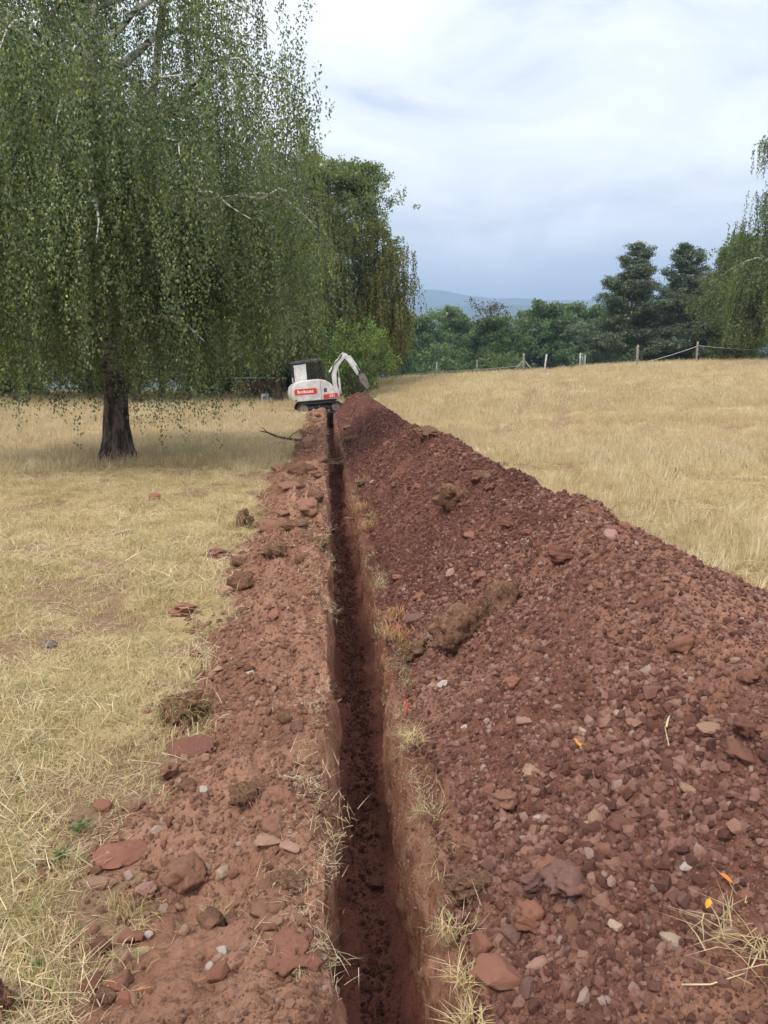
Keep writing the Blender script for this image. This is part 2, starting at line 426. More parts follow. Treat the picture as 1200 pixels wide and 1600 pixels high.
def mat_field():
    m, nt, p, out = nodes_of('dry_turf'); t = NT(nt); v = t.pos()
    big = t.noise(v, 0.22, 5, 0.6, 0.6); mid = t.noise(v, 1.9, 6, 0.62, 0.5); fine = t.noise(v, 26.0, 6, 0.7, 0.8); st = t.noise(v, 90.0, 3, 0.6, 1.2)
    c = t.mix(t.rng(mid, 0.38, 0.62), (0.46, 0.345, 0.185), (0.60, 0.475, 0.265))
    c = t.mix(t.rng(big, 0.54, 0.68, 0, 0.4), c, (0.44, 0.37, 0.17))
    c = t.mix(t.rng(fine, 0.50, 0.36, 0, 0.75), c, (0.19, 0.125, 0.065))
    c = t.mix(t.rng(st, 0.55, 0.68, 0, 0.6), c, (0.58, 0.46, 0.25))
    ba = t.n('ShaderNodeAttribute', attribute_name='bare')
    c = t.mix(t.rng(t.math('ADD', ba.outputs['Fac'], t.math('MULTIPLY', t.math('SUBTRACT', fine, 0.5), 0.9)), 0.25, 0.75, 0, 0.9), c, t.mix(mid, (0.20, 0.118, 0.078), (0.36, 0.225, 0.145)))   # bare earth
    s_ = t.n('ShaderNodeSeparateXYZ'); t.l(v, s_.inputs[0])     # beyond the fence: woodland floor and green valley
    c = t.mix(t.rng(t.math('ADD', s_.outputs['Y'], t.math('MULTIPLY', mid, 4.0)), 61.0, 66.0), c, t.mix(big, (0.035, 0.055, 0.018), (0.075, 0.095, 0.032)))
    t.l(c, p.inputs['Base Color']); p.inputs['Roughness'].default_value = 0.95; p.inputs['Specular IOR Level'].default_value = 0.1
    t.bump(fine, p, 0.9, 0.03)
    return m
def mat_leaf(name, trans=0.46, rough=0.40):
    m, nt, p, out = nodes_of(name); t = NT(nt)
    a = t.n('ShaderNodeAttribute', attribute_name='col')
    t.l(a.outputs['Color'], p.inputs['Base Color']); p.inputs['Roughness'].default_value = rough; p.inputs['Specular IOR Level'].default_value = 0.5
    tr = t.n('ShaderNodeBsdfTranslucent')
    t.l(t.mix(1.0, a.outputs['Color'], (1.15, 1.25, 0.55), 'MULTIPLY'), tr.inputs['Color'])
    mx = t.n('ShaderNodeMixShader'); mx.inputs[0].default_value = trans
    t.l(p.outputs[0], mx.inputs[1]); t.l(tr.outputs[0], mx.inputs[2]); t.l(mx.outputs[0], out.inputs[0])
    return m
def mat_grass(name, stops, green=0.0):
    m, nt, p, out = nodes_of(name); t = NT(nt)
    oi = t.n('ShaderNodeObjectInfo'); a = t.n('ShaderNodeAttribute', attribute_name='col')
    c = t.ramp(oi.outputs['Random'], stops)
    v = t.n('ShaderNodeVectorMath', operation='MULTIPLY'); t.l(oi.outputs['Location'], v.inputs[0]); v.inputs[1].default_value = (1, 1, 0)
    patch = t.noise(v.outputs[0], 0.45, 5, 0.6, 0.6)
    c = t.mix(t.rng(patch, 0.55, 0.70, 0, 0.30 + green), c, (0.42, 0.38, 0.165))
    c = t.mix(t.rng(patch, 0.44, 0.32, 0, 0.5), c, (0.68, 0.53, 0.29))
    c = t.mix(t.rng(t.noise(v.outputs[0], 0.13, 4, 0.6, 0.8), 0.50, 0.64, 0, 0.35), c, (0.50, 0.365, 0.20))
    c = t.mix(1.0, c, a.outputs['Color'], 'MULTIPLY')
    t.l(c, p.inputs['Base Color']); p.inputs['Roughness'].default_value = 0.75; p.inputs['Specular IOR Level'].default_value = 0.15
    tr = t.n('ShaderNodeBsdfTranslucent'); t.l(c, tr.inputs['Color'])
    mx = t.n('ShaderNodeMixShader'); mx.inputs[0].default_value = 0.3
    t.l(p.outputs[0], mx.inputs[1]); t.l(tr.outputs[0], mx.inputs[2]); t.l(mx.outputs[0], out.inputs[0])
    return m
def mat_birch_bark(name, z0, z1):
    """dark furrowed bark at the foot, white with black scars higher up"""
    m, nt, p, out = nodes_of(name); t = NT(nt); v = t.objc()
    s_ = t.n('ShaderNodeSeparateXYZ'); t.l(v, s_.inputs[0])
    n_ = t.noise(v, 5.0, 6, 0.65, 0.4); scar = t.noise(v, 5.0, 5, 0.6, 0.3, (1.0, 1.0, 3.5))
    white = t.mix(t.rng(scar, 0.52, 0.44), (0.62, 0.60, 0.55), (0.05, 0.045, 0.04))
    white = t.mix(t.rng(n_, 0.45, 0.65, 0, 0.5), white, (0.40, 0.38, 0.33))
    fur = t.noise(v, 11.0, 6, 0.65, 0.3, (1, 1, 0.22))
    darkb = t.mix(t.rng(fur, 0.40, 0.62), (0.022, 0.018, 0.015), (0.13, 0.095, 0.075))
    h = t.math('ADD', s_.outputs['Z'], t.math('MULTIPLY', t.math('SUBTRACT', n_, 0.5), 1.6))
    t.l(t.mix(t.rng(h, z0, z1), darkb, white), p.inputs['Base Color'])
    p.inputs['Roughness'].default_value = 0.85; p.inputs['Specular IOR Level'].default_value = 0.2
    t.bump(fur, p, 0.9, 0.04)
    return m

M = {}
M['heap'] = mat_soil('red_spoil', (0.385, 0.196, 0.133), (0.200, 0.086, 0.060), (0.108, 0.043, 0.032), (3.2, 6.5))
M['bank'] = mat_soil('brown_spoil', (0.385, 0.208, 0.137), (0.265, 0.131, 0.086), (0.125, 0.056, 0.039))
M['floor'] = mat_soil('damp_trench_floor', (0.31, 0.130, 0.094), (0.20, 0.083, 0.062), (0.100, 0.042, 0.034))
M['wall'] = mat_wall('cut_earth')
M['field'] = mat_field()
RED = [(0.0, (0.10, 0.044, 0.034)), (0.4, (0.225, 0.106, 0.079)), (0.75, (0.35, 0.182, 0.136)), (0.96, (0.40, 0.225, 0.168)), (0.998, (0.46, 0.35, 0.29))]
M['crumb'] = mat_stone('red_crumb', RED, dustiness=0.25)
REDD = [(0.0, (0.076, 0.031, 0.023)), (0.5, (0.158, 0.067, 0.048)), (0.9, (0.235, 0.110, 0.082)), (0.99, (0.30, 0.19, 0.155))]
M['crumb_damp'] = mat_stone('damp_red_crumb', REDD, dustiness=0.2)
BRN = [(0.0, (0.21, 0.098, 0.067)), (0.5, (0.30, 0.150, 0.102)), (0.9, (0.41, 0.225, 0.155)), (0.99, (0.45, 0.34, 0.28))]
M['crumb_brown'] = mat_stone('brown_crumb', BRN, dust=(0.34, 0.175, 0.115), dustiness=0.3)
def one_stone(name, c, dustiness=0.4, dust=(0.32, 0.160, 0.108)):
    return mat_stone(name, [(0.0, tuple(v * 0.88 for v in c)), (1.0, tuple(min(1, v * 1.12) for v in c))], dust=dust, dustiness=dustiness)
M['st_red'] = one_stone('red_stone', (0.29, 0.128, 0.088))
M['st_orange'] = one_stone('orange_red_stone', (0.31, 0.140, 0.098), 0.35)
M['st_pink'] = one_stone('pinkish_stone', (0.44, 0.26, 0.20), 0.3)
M['st_tan'] = one_stone('tan_stone', (0.42, 0.26, 0.175), 0.3)
M['st_cream'] = one_stone('cream_stone', (0.56, 0.42, 0.31), 0.22)
M['st_white'] = one_stone('white_stone', (0.60, 0.52, 0.46), 0.2)
M['st_grey'] = one_stone('grey_stone', (0.19, 0.155, 0.15), 0.15)
M['st_purple'] = one_stone('purple_grey_stone', (0.20, 0.110, 0.095), 0.4)
M['st_dark'] = one_stone('dark_red_stone', (0.185, 0.080, 0.060), 0.35)
M['st_brown'] = one_stone('brown_clod', (0.255, 0.128, 0.087), 0.5)
M['st_ochre'] = one_stone('ochre_stone', (0.42, 0.22, 0.075), 0.15)
M['st_black'] = one_stone('blackish_lump', (0.05, 0.042, 0.04), 0.05)
REDF = [(0.0, (0.085, 0.036, 0.029)), (0.5, (0.19, 0.079, 0.060)), (0.9, (0.28, 0.125, 0.096)), (0.99, (0.20, 0.12, 0.10))]
M['crumb_floor'] = mat_stone('trench_floor_crumb', REDF, dustiness=0.2)
M['sod'] = mat_plain('fibrous_sod', (0.10, 0.047, 0.032), (0.31, 0.175, 0.112), 14, 0.95, 0, 0.05, 34, 0.1)
M['leaf'] = mat_leaf('leaf'); M['leaf_far'] = mat_leaf('far_leaf', 0.45); M['needle'] = mat_leaf('needle', 0.12)
STRAW = [(0.0, (0.50, 0.375, 0.195)), (0.4, (0.66, 0.53, 0.32)), (0.8, (0.74, 0.62, 0.405)), (1.0, (0.80, 0.70, 0.49))]
M['straw'] = mat_grass('dry_grass', STRAW)
M['lawn'] = mat_grass('short_grass', [(0.0, (0.50, 0.375, 0.195)), (0.55, (0.68, 0.545, 0.315)), (0.85, (0.62, 0.505, 0.26)), (1.0, (0.42, 0.385, 0.17))], 0.1)
M['blade'] = mat_leaf('grass_blade', 0.3, 0.7)
M['bark'] = mat_birch_bark('birch_bark', 1.2, 3.2)
M['bark_up'] = mat_birch_bark('pale_bark', -2.0, 1.0)
M['bark_dark'] = mat_plain('dark_bark', (0.045, 0.034, 0.027), (0.13, 0.10, 0.078), 6, 0.9, 0, 0.03, 18, 0.15, (1, 1, 0.25))
M['bark_pine'] = mat_plain('pine_bark', (0.10, 0.06, 0.045), (0.27, 0.145, 0.10), 4, 0.9, 0, 0.03, 14, 0.15, (1, 1, 0.4))
# ------------------------------------------------------------------ the setting: field, trench, hills
def lines(stops):
    """stops: (from, to, step); returns sorted unique coordinates"""
    a = np.concatenate([np.arange(s, t, d) for s, t, d in stops]); return np.unique(np.round(a, 4))
gx = lines([(-5000, -600, 550), (-600, -120, 60), (-120, -40, 5), (-40, -12, 1.2), (-12, -4, 0.30), (-4, -1.5, 0.10), (-1.5, -0.2, 0.07), (0.62, 4, 0.14), (4, 12, 0.35), (12, 45, 1.2), (45, 120, 5), (120, 600, 60), (600, 5001, 550)])
gx = np.unique(np.concatenate([gx, [-0.25, 0.60]])); gx = gx[(gx <= -0.25) | (gx >= 0.60)]
gy = lines([(-800, -60, 120), (-60, -12, 6), (-12, 0, 1.0), (0, 6, 0.08), (6, 12, 0.16), (12, 20, 0.3), (20, 70, 0.7), (70, 130, 4), (130, 500, 40), (500, 5200, 350)])
gy = np.unique(np.concatenate([gy, [TR0, TR1]]))
X, Y = np.meshgrid(gx, gy)
Z = ground(X, Y)
under = ((bank(X, Y) > 0.0) & (X > -1.3) & (X < 0)) | ((heap(X, Y) > 0.03) & (X > 0.3) & (X < 3.4))
Z = Z - np.where(under & (Y > TR0) & (Y < 36.0), 0.09, 0.0)      # the field dips out of the way under the spoil
fc = grid_faces(len(gy), len(gx))
ci = np.arange(len(fc)) % (len(gx) - 1); cj = np.arange(len(fc)) // (len(gx) - 1)
hole = (np.abs(gx[ci] + 0.25) < 1e-6) & (gy[cj] >= TR0 - 1e-6) & (gy[cj] < TR1 - 1e-6)
field = obj('field', np_mesh('field', np.stack([X.ravel(), Y.ravel(), Z.ravel()], 1), fc[~hole], M['field'], True))
at_ = field.data.attributes.new('bare', 'FLOAT', 'POINT'); at_.data.foreach_set('value', (bareness(X, Y) * (np.abs(X) < 60) * (Y < 75)).astype(np.float32).ravel())
tag(field, kind='structure')

ys = [TR0]
while ys[-1] < TR1: ys.append(min(TR1, ys[-1] + max(0.011, 0.0085 * max(ys[-1], 0))))
ys = np.array(ys)
if ys[-1] - ys[-2] < 1e-4: ys = np.delete(ys, -2)
TL, TRr, TD = trench_left(ys), trench_right(ys), trench_depth(ys)
nr = len(ys)
# left bank sheet
s = np.linspace(0, 1, 96)
xo = bank_edge(ys) - 0.12
bx_ = xo[:, None] + (TL - xo)[:, None] * s[None]; by_ = np.repeat(ys[:, None], len(s), 1)
bz_ = ground(bx_, by_) + bank(bx_, by_)
bank_o = obj('spoil_bank', np_mesh('spoil_bank', np.stack([bx_.ravel(), by_.ravel(), bz_.ravel()], 1), grid_faces(nr, len(s)), M['bank'], True))
tag(bank_o, 'low lumpy bank of brown soil along the left edge of the trench', 'soil bank')
# right heap sheet, carried on past the trench end
s = np.linspace(0, 1, 190)
ys2 = np.concatenate([ys, np.arange(TR1 + 0.25, 38.6, 0.25)])
xl2 = np.concatenate([TRr, np.full(len(ys2) - nr, TRr[-1])])
hx_ = xl2[:, None] + (3.35 - xl2)[:, None] * s[None] ** 1.08; hy_ = np.repeat(ys2[:, None], len(s), 1)
hz_ = ground(hx_, hy_) + heap(hx_, hy_)
heap_o = obj('spoil_heap', np_mesh('spoil_heap', np.stack([hx_.ravel(), hy_.ravel(), hz_.ravel()], 1), grid_faces(len(ys2), len(s)), M['heap'], True))
tag(heap_o, 'long high ridge of red-brown excavated soil along the right of the trench', 'soil heap')
# trench: two cut sides and a floor
def wall_sheet(xtop, ztop, side):
    v = np.linspace(0, 1, 46) ** 1.15
    Yv = np.repeat(ys[:, None], len(v), 1); V = np.repeat(v[None], nr, 0)
    floor_z = (ground(np.full(nr, 0.19), ys) - TD)
    Zv = ztop[:, None] + (floor_z - 0.05 - ztop)[:, None] * V
    lean = (0.022 if side < 0 else -0.030) * np.ones(nr)
    if side > 0: lean = lean + 0.012
    rough = 0.022 * fbm(Yv * 4.0, Zv * 2.2, seed=61 + side, octaves=4, gain=0.6) + 0.014 * fbm(Yv * 1.4, Zv * 0.8, seed=65 + side, octaves=2) + 0.007 * fbm(Yv * 26, Zv * 14, seed=68 + side, octaves=2)
    tooth = 0.010 * np.clip(np.sin(Yv * 46 + 3 * fbm(Yv * 1.5, Zv * 2, seed=63)) * fbm(Yv * 1.2, Zv * 1.5, seed=64, octaves=2), -0.5, 1)
    rough = (rough + tooth) * np.clip(V * 9, 0, 1)
    Xv = xtop[:, None] + lean[:, None] * V ** 0.6 + rough + (0.012 if side < 0 else -0.012) * np.sin(np.clip(V * 6, 0, 3.14))
    return np.stack([Xv.ravel(), Yv.ravel(), Zv.ravel()], 1), grid_faces(nr, len(v)), Xv[:, -4], floor_z
zl = bz_[:, -1]; zr = hz_[:nr, 0]
vl, fl, xfl, fz = wall_sheet(TL, zl, -1)
vr, fr, xfr, _ = wall_sheet(TRr, zr, 1)
trench = empty('trench', (0, 0, 0)); tag(trench, kind='structure')
obj('cut_side', np_mesh('cut_side', vl, fl[:, ::-1].copy(), M['wall'], True), trench)
obj('cut_side', np_mesh('cut_side', vr, fr, M['wall'], True), trench)
s = np.linspace(-0.12, 1.12, 44)
fx_ = xfl[:, None] + (xfr - xfl)[:, None] * s[None]; fy_ = np.repeat(ys[:, None], len(s), 1)
trough = 0.05 * (np.abs(s - 0.5) * 2) ** 3
def floor_relief(x, y): return 0.03 * fbm(x * 5, y * 3.5, seed=71, octaves=4) + 0.010 * fbm(x * 26, y * 26, seed=72, octaves=2)
fz_ = fz[:, None] + trough[None] + floor_relief(fx_, fy_)
obj('trench_floor', np_mesh('trench_floor', np.stack([fx_.ravel(), fy_.ravel(), fz_.ravel()], 1), grid_faces(nr, len(s)), M['floor'], True), trench)
def trench_floor_z(x, y): return np.interp(y, ys, fz) + floor_relief(x, y)
for yy, k in ((TR0, 0), (TR1, -1)):          # ends of the cut
    b = MB(); b.add([(-0.06, yy, float(zl[k]) - 0.03), (0.46, yy, float(zr[k]) - 0.03), (0.46, yy, float(fz[k]) - 0.1), (-0.06, yy, float(fz[k]) - 0.1)], [(0, 1, 2, 3)])
    b.build('cut_end', M['wall'], trench)

# far hills across the valley
M['hill'] = mat_plain('wooded_hill', (0.035, 0.055, 0.022), (0.075, 0.095, 0.045), 0.004, 0.95, 0, 0, 1, 0.1)
def ridge(name, y0, h, x0, x1, seed, depth, slope=0.0):
    xs = np.linspace(x0, x1, 160); v = np.linspace(0, 1, 24)
    top = h * (0.92 + 0.09 * fbm(xs / 1400, 0.5, seed=seed, octaves=4)) + slope * xs
    Xr = np.repeat(xs[:, None], len(v), 1)
    Yr = y0 + depth * (v[None] - 0.5) + 60 * fbm(xs / 500, 3, seed=seed + 1, octaves=3)[:, None]
    Zr = -70 + (top[:, None] + 70) * np.sin(np.pi * v)[None] ** 0.8 + 8 * fbm(Xr / 220, Yr / 220, seed=seed + 2, octaves=4) * np.sin(np.pi * v)[None]
    o = obj(name, np_mesh(name, np.stack([Xr.ravel(), Yr.ravel(), Zr.ravel()], 1), grid_faces(len(xs), len(v)), M['hill'], True))
    return tag(o, kind='structure')
ridge('hill', 3000, 200, -3200, 4200, 81, 1300, 0.004)
ridge('hill', 4600, 400, -4600, 4800, 91, 1500, -0.022)
# ------------------------------------------------------------------ trees
def unit(a): return a / np.maximum(np.linalg.norm(a, axis=-1, keepdims=True), 1e-9)
def leaf_mesh(name, C, D, L, Wd, col, mat, rng):
    """one small pointed triangle for every leaf: centre C, long axis D, length L, width Wd, colour col"""
    D = unit(D); n = len(C)
    w = unit(np.cross(D, rng.normal(size=(n, 3))))
    L = np.broadcast_to(L, n)[:, None]; Wd = np.broadcast_to(Wd, n)[:, None]
    v = np.stack([C - D * L * 0.5 + w * Wd * 0.5, C + D * L * 0.5, C - D * L * 0.5 - w * Wd * 0.5], 1).reshape(-1, 3)
    return np_mesh(name, v, np.arange(n * 3).reshape(n, 3), mat, False, np.repeat(col, 3, 0))
def tints(n, rng, pal, wts=None, jitter=0.18):
    pal = np.array(pal, float); i = rng.choice(len(pal), n, p=None if wts is None else np.array(wts) / np.sum(wts))
    return pal[i] * np.clip(1 + jitter * rng.normal(size=(n, 1)), 0.5, 1.7)
def bez(p0, p1, p2, n):
    t = np.linspace(0, 1, n)[:, None]; p0, p1, p2 = (np.asarray(q, float) for q in (p0, p1, p2))
    return (1 - t) ** 2 * p0 + 2 * t * (1 - t) * p1 + t * t * p2
def crook(p, rng, amp):
    q = np.array(p, float); n = len(q)
    q[1:] += np.cumsum(rng.normal(size=(n - 1, 3)) * amp / math.sqrt(n), 0); return q

BIRCH = [(0.140, 0.180, 0.088), (0.170, 0.208, 0.100), (0.102, 0.142, 0.074), (0.225, 0.250, 0.105), (0.46, 0.39, 0.11)]
def weeping_birch(name, base, label, seed, stems, n_br, per, crown_r, clear, leaf, step, bark, pal=BIRCH, wts=(5, 4, 4, 1.2, 0.12), profile=None, sparse=0.0, group=None, zmax=None, flare=1.0, xmax=None, ragged=0.22):
    """stems: polylines (local coords) with start radius; boughs leave them, arch over and let long leafy strings hang"""
    rng = np.random.default_rng(seed)
    t = empty(name, base, 0, label, 'tree', group)
    tb = MB()
    for pts, r0, r1 in stems:
        pts = np.array(pts, float); n = len(pts)
        u = np.linspace(0, 1, n * 4); fine = np.stack([np.interp(u, np.linspace(0, 1, n), pts[:, k]) for k in range(3)], 1)
        fine = crook(fine, rng, 0.06)
        rad = r0 + (r1 - r0) * u ** 0.8
        if pts[0][2] < 0.2: rad = rad * (1 + 0.65 * flare * np.exp(-np.maximum(fine[:, 2], 0) / 0.28))
        tb.tube(fine, list(rad), 14 if r0 > 0.15 else 9)
    H = max(p[0][-1][2] for p in stems)
    Cs, Ds, Ts = [], [], []
    for b in range(n_br):
        si = rng.integers(len(stems)); pts = np.array(stems[si][0], float)
        lo = max(pts[0][2], 1.9); h = lo + (pts[-1][2] - lo) * (b / n_br * 0.97 + 0.03 * rng.random()) if b % 2 else lo + (min(pts[-1][2], 5.5) - lo) * rng.random()
        st = np.array([np.interp(h, pts[:, 2], pts[:, k]) for k in range(3)])
        f = h / H
        prof = profile(f) if profile else (0.55 + 0.9 * f if f < 0.35 else max(0.16, 1.0 - (f - 0.35) * 1.05))
        Lb = crown_r * prof * rng.uniform(0.6, 1.08); az = b * 2.399 + rng.normal() * 0.5
        d = np.array([math.cos(az), math.sin(az), 0])
        if xmax is not None and d[0] > 0: Lb = min(Lb, max(0.7, (xmax - st[0]) / max(d[0], 0.2)))
        up = rng.uniform(0.15, 0.55) * Lb * (1.0 if h > 2.8 else 0.7)
        path = crook(bez(st, st + d * Lb * 0.55 + [0, 0, up * 1.6], st + d * Lb + [0, 0, up * 0.4], 12), rng, 0.16)
        r0 = 0.022 + 0.014 * Lb
        tb.tube(path, list(np.linspace(r0, 0.006, 12)), 5, False)
        ns = max(3, int(per * (0.35 + Lb / crown_r)))
        u = rng.uniform(0.18, 1.0, ns) ** 0.8
        for q in u:
            p = np.array([np.interp(q, np.linspace(0, 1, 12), path[:, k]) for k in range(3)])
            side = rng.normal(size=3) * [0.30, 0.30, 0.16] * (0.5 + 0.25 * Lb)
            sl = rng.uniform(0.5, 2.3) * (0.6 + 0.5 * min(1, h / 4.0))
            top = p + side
            floor_ = clear + 0.28 * math.sin(top[0] * 1.7 + seed) + ragged * rng.normal() + 0.10 * abs(top[0])
            sl = min(sl, max(0.15, top[2] - floor_))
            m = int(sl / step) + 2
            z = np.linspace(0, 1, m)
            sway = rng.normal(size=2) * 0.10 + d[:2] * rng.uniform(0, 0.22)
            c = top[None] + np.stack([sway[0] * z ** 1.5, sway[1] * z ** 1.5, -sl * z], 1)
            c = c + rng.normal(size=c.shape) * [0.048, 0.048, 0.03]
            if sparse: c = c[rng.random(m) > sparse]
            c = c[c[:, 2] > clear * 0.72]
            Cs.append(c); Ds.append(np.stack([rng.normal(size=len(c)) * 0.5, rng.normal(size=len(c)) * 0.5, -np.ones(len(c))], 1))
            Ts.append(np.full((len(c), 1), 1 + 0.30 * rng.normal()))
    tb.build('trunk', bark, t, True)
    C = np.concatenate(Cs); D = np.concatenate(Ds); T = np.clip(np.concatenate(Ts), 0.55, 1.6); n = len(C)
    if xmax is not None:
        k = C[:, 0] < xmax + 0.35 + 0.12 * np.sin(C[:, 2] * 2.3); C, D, T = C[k], D[k], T[k]; n = len(C)
    if zmax is not None:
        k = C[:, 2] < zmax; C, D, T = C[k], D[k], T[k]; n = len(C)
    col = tints(n, rng, pal, wts) * T
    L = leaf * rng.uniform(0.75, 1.25, n)
    obj('crown', leaf_mesh('crown', C, D, L, L * 0.78, col, M['leaf'], rng), t)
    return t, n

def leafy_tree(name, base, label, seed, H, Rc, pal, wts=None, clear=0.18, n_br=26, sub=7, per=60, leaf=0.12, puff=0.45, droop=0.0, bark=None, trunk_r=None, peak=0.45, top=0.25, lean=(0, 0), group=None, mat=None, upright=0.35, zcut=None, flat=0.75, cat='tree', stemless=False):
    """trunk, boughs, and leaves clustered round the twig ends; crown widest at the height share PEAK"""
    rng = np.random.default_rng(seed); t = empty(name, base, 0, label, cat, group)
    tb = MB(); tr = trunk_r or H * 0.018
    tp = crook(bez((0, 0, 0), (lean[0] * 0.3, lean[1] * 0.3, H * 0.5), (lean[0], lean[1], H * 0.97), 16), rng, 0.05 * Rc)
    if not stemless: tb.tube(tp, list(tr * (1 - 0.93 * np.linspace(0, 1, 16)) * (1 + 0.5 * np.exp(-np.linspace(0, 1, 16) * 18))), 8)
    Cs, Ds, Ts = [], [], []
    for b in range(n_br):
        f = clear + (0.985 - clear) * ((b + rng.random()) / n_br) ** 0.9
        st = np.array([np.interp(f * 0.97, np.linspace(0, 1, 16), tp[:, k]) for k in range(3)])
        g = (f - clear) / (1 - clear)
        pr = (0.55 + 0.45 * math.sin(g / peak * math.pi / 2)) if g < peak else top + (1 - top) * math.cos((g - peak) / (1 - peak) * math.pi / 2) ** 0.8
        Lb = Rc * pr * rng.uniform(0.62, 1.12); az = b * 2.399 + rng.normal() * 0.45
        d = np.array([math.cos(az), math.sin(az), 0])
        rise = Lb * upright * rng.uniform(0.4, 1.4)
        end = st + d * Lb + [0, 0, rise - droop * Lb]
        if stemless: st = st * [1, 1, 0.15]
        path = crook(bez(st, st + d * Lb * 0.5 + [0, 0, rise], end, 9), rng, 0.05 * Rc)
        tb.tube(path, list(np.linspace(tr * 0.33, 0.012, 9)), 5, False)
        for s_ in range(sub):
            q = rng.uniform(0.35, 1.05) if s_ else 1.0
            p = np.array([np.interp(q, np.linspace(0, 1, 9), path[:, k]) for k in range(3)]) + rng.normal(size=3) * Lb * [0.16, 0.16, 0.13]
            m = int(per * rng.uniform(0.6, 1.4)); R_ = puff * rng.uniform(0.65, 1.35)
            c = rng.normal(size=(m, 3)); c = c / np.linalg.norm(c, axis=1, keepdims=True) * (rng.random((m, 1)) ** 0.45) * R_ * [1, 1, flat]
            if droop: c[:, 2] -= np.abs(rng.normal(size=m)) * droop * R_ * 1.6
            Cs.append(p + c); Ds.append(rng.normal(size=(m, 3)) + [0, 0, -0.4 - droop]); Ts.append(np.full((m, 1), 1 + 0.16 * rng.normal()))
    C = np.concatenate(Cs); D = np.concatenate(Ds); T = np.clip(np.concatenate(Ts), 0.6, 1.5)
    k = C[:, 2] > max(0.05, (zcut or 0)); C, D, T = C[k], D[k], T[k]; n = len(C)
    if not tb.v: pass
    tb.build('trunk' if not stemless else 'stems', bark or M['bark_dark'], t, True)
    col = tints(n, rng, pal, wts) * T; L = leaf * rng.uniform(0.7, 1.3, n)
    obj('crown', leaf_mesh('crown', C, D, L, L * 0.72, col, mat or M['leaf_far'], rng), t)
    return t, n
def pine_tree(name, base, label, seed, H, Rc, n_wh=15, pal=((0.080, 0.112, 0.068), (0.104, 0.140, 0.080), (0.132, 0.168, 0.094)), lean=(0, 0), group=None, clear=0.12, shape=1.0):
    rng = np.random.default_rng(seed); t = empty(name, base, 0, label, 'tree', group); tb = MB()
    tp = crook(bez((0, 0, 0), (lean[0] * 0.4, lean[1] * 0.4, H * 0.5), (lean[0], lean[1], H), 18), rng, 0.10)
    tb.tube(tp, list(H * 0.017 * (1 - 0.92 * np.linspace(0, 1, 18))), 8)
    Cs, Ds, Ts = [], [], []
    for w in range(n_wh):
        f = clear + (0.99 - clear) * (w / (n_wh - 1))
        nb = rng.integers(4, 7)
        a0 = rng.random() * 6.28
        for b in range(nb):
            fb = min(0.99, f + rng.normal() * 0.018)
            st = np.array([np.interp(fb, np.linspace(0, 1, 18), tp[:, k]) for k in range(3)])
            pr = 0.05 + 0.98 * (1 - fb) ** (0.80 * shape) if fb > 0.25 else 0.80
            Lb = Rc * pr * rng.uniform(0.40, 1.08); az = a0 + b * 6.28 / nb + rng.normal() * 0.25
            d = np.array([math.cos(az), math.sin(az), 0])
            path = crook(bez(st, st + d * Lb * 0.6 + [0, 0, Lb * 0.02], st + d * Lb + [0, 0, Lb * (0.10 + 0.35 * fb)], 7), rng, 0.06)
            tb.tube(path, list(np.linspace(0.05 * (1.1 - fb) + 0.012, 0.010, 7)), 4, False)
            for s_ in range(max(6, int(Lb * 13))):
                q = rng.uniform(0.28, 1.04)
                p = np.array([np.interp(q, np.linspace(0, 1, 7), path[:, k]) for k in range(3)]) + rng.normal(size=3) * [0.22, 0.22, 0.12] * (0.5 + Lb * 0.34)
                m = 24
                Cs.append(p + rng.normal(size=(m, 3)) * [0.20, 0.20, 0.075]); Ds.append(rng.normal(size=(m, 3)) * 0.75 + d * 0.7 + [0, 0, 0.55]); Ts.append(np.full((m, 1), 1 + 0.2 * rng.normal()))
    tb.build('trunk', M['bark_pine'], t, True)
    C = np.concatenate(Cs); D = np.concatenate(Ds); T = np.clip(np.concatenate(Ts), 0.5, 1.6); n = len(C)
    obj('crown', leaf_mesh('crown', C, D, rng.uniform(0.22, 0.36, n), 0.075, tints(n, rng, pal) * T, M['needle'], rng), t)
    return t, n

def gz(x, y): return float(ground(x, y))
NL = {}
# the big weeping birch by the trench
bx, by = -4.1, 15.4
stems = [
    ([(0, 0, -0.15), (0.02, 0, 0.8), (0.06, 0.0, 1.7), (0.0, 0.05, 2.6), (-0.05, 0.1, 4.0), (-0.15, 0.1, 6.0), (-0.22, 0.15, 8.0), (-0.02, 0.2, 10.5), (0.1, 0.2, 13.5)], 0.285, 0.035),
    ([(0.03, 0.02, 1.5), (0.30, -0.10, 2.8), (0.55, -0.15, 4.6), (1.05, -0.1, 6.6), (1.45, 0.0, 8.8), (1.7, 0.1, 11.5)], 0.15, 0.03),
    ([(-0.02, 0.02, 2.0), (-0.5, 0.35, 3.6), (-1.3, 0.6, 5.6), (-1.9, 0.7, 8.0), (-2.2, 0.7, 11.0)], 0.13, 0.03),
    ([(0.0, 0.05, 2.6), (0.10, -0.35, 4.6), (0.10, -0.6, 7.0), (0.25, -0.7, 9.5), (0.3, -0.7, 12.5)], 0.12, 0.03)]
def prof_main(f): return 0.80 + 0.45 * f if f < 0.42 else max(0.45, 0.99 - (f - 0.42) * 0.6)
t, NL['birch'] = weeping_birch('weeping_birch', (bx, by, gz(bx, by)), 'huge weeping birch with dark foot and hanging leaves, left of the trench', 11, stems, 140, 44, 4.5, 0.72, 0.046, 0.0170, M['bark'], profile=prof_main, xmax=3.85, sparse=0.06, ragged=0.36)

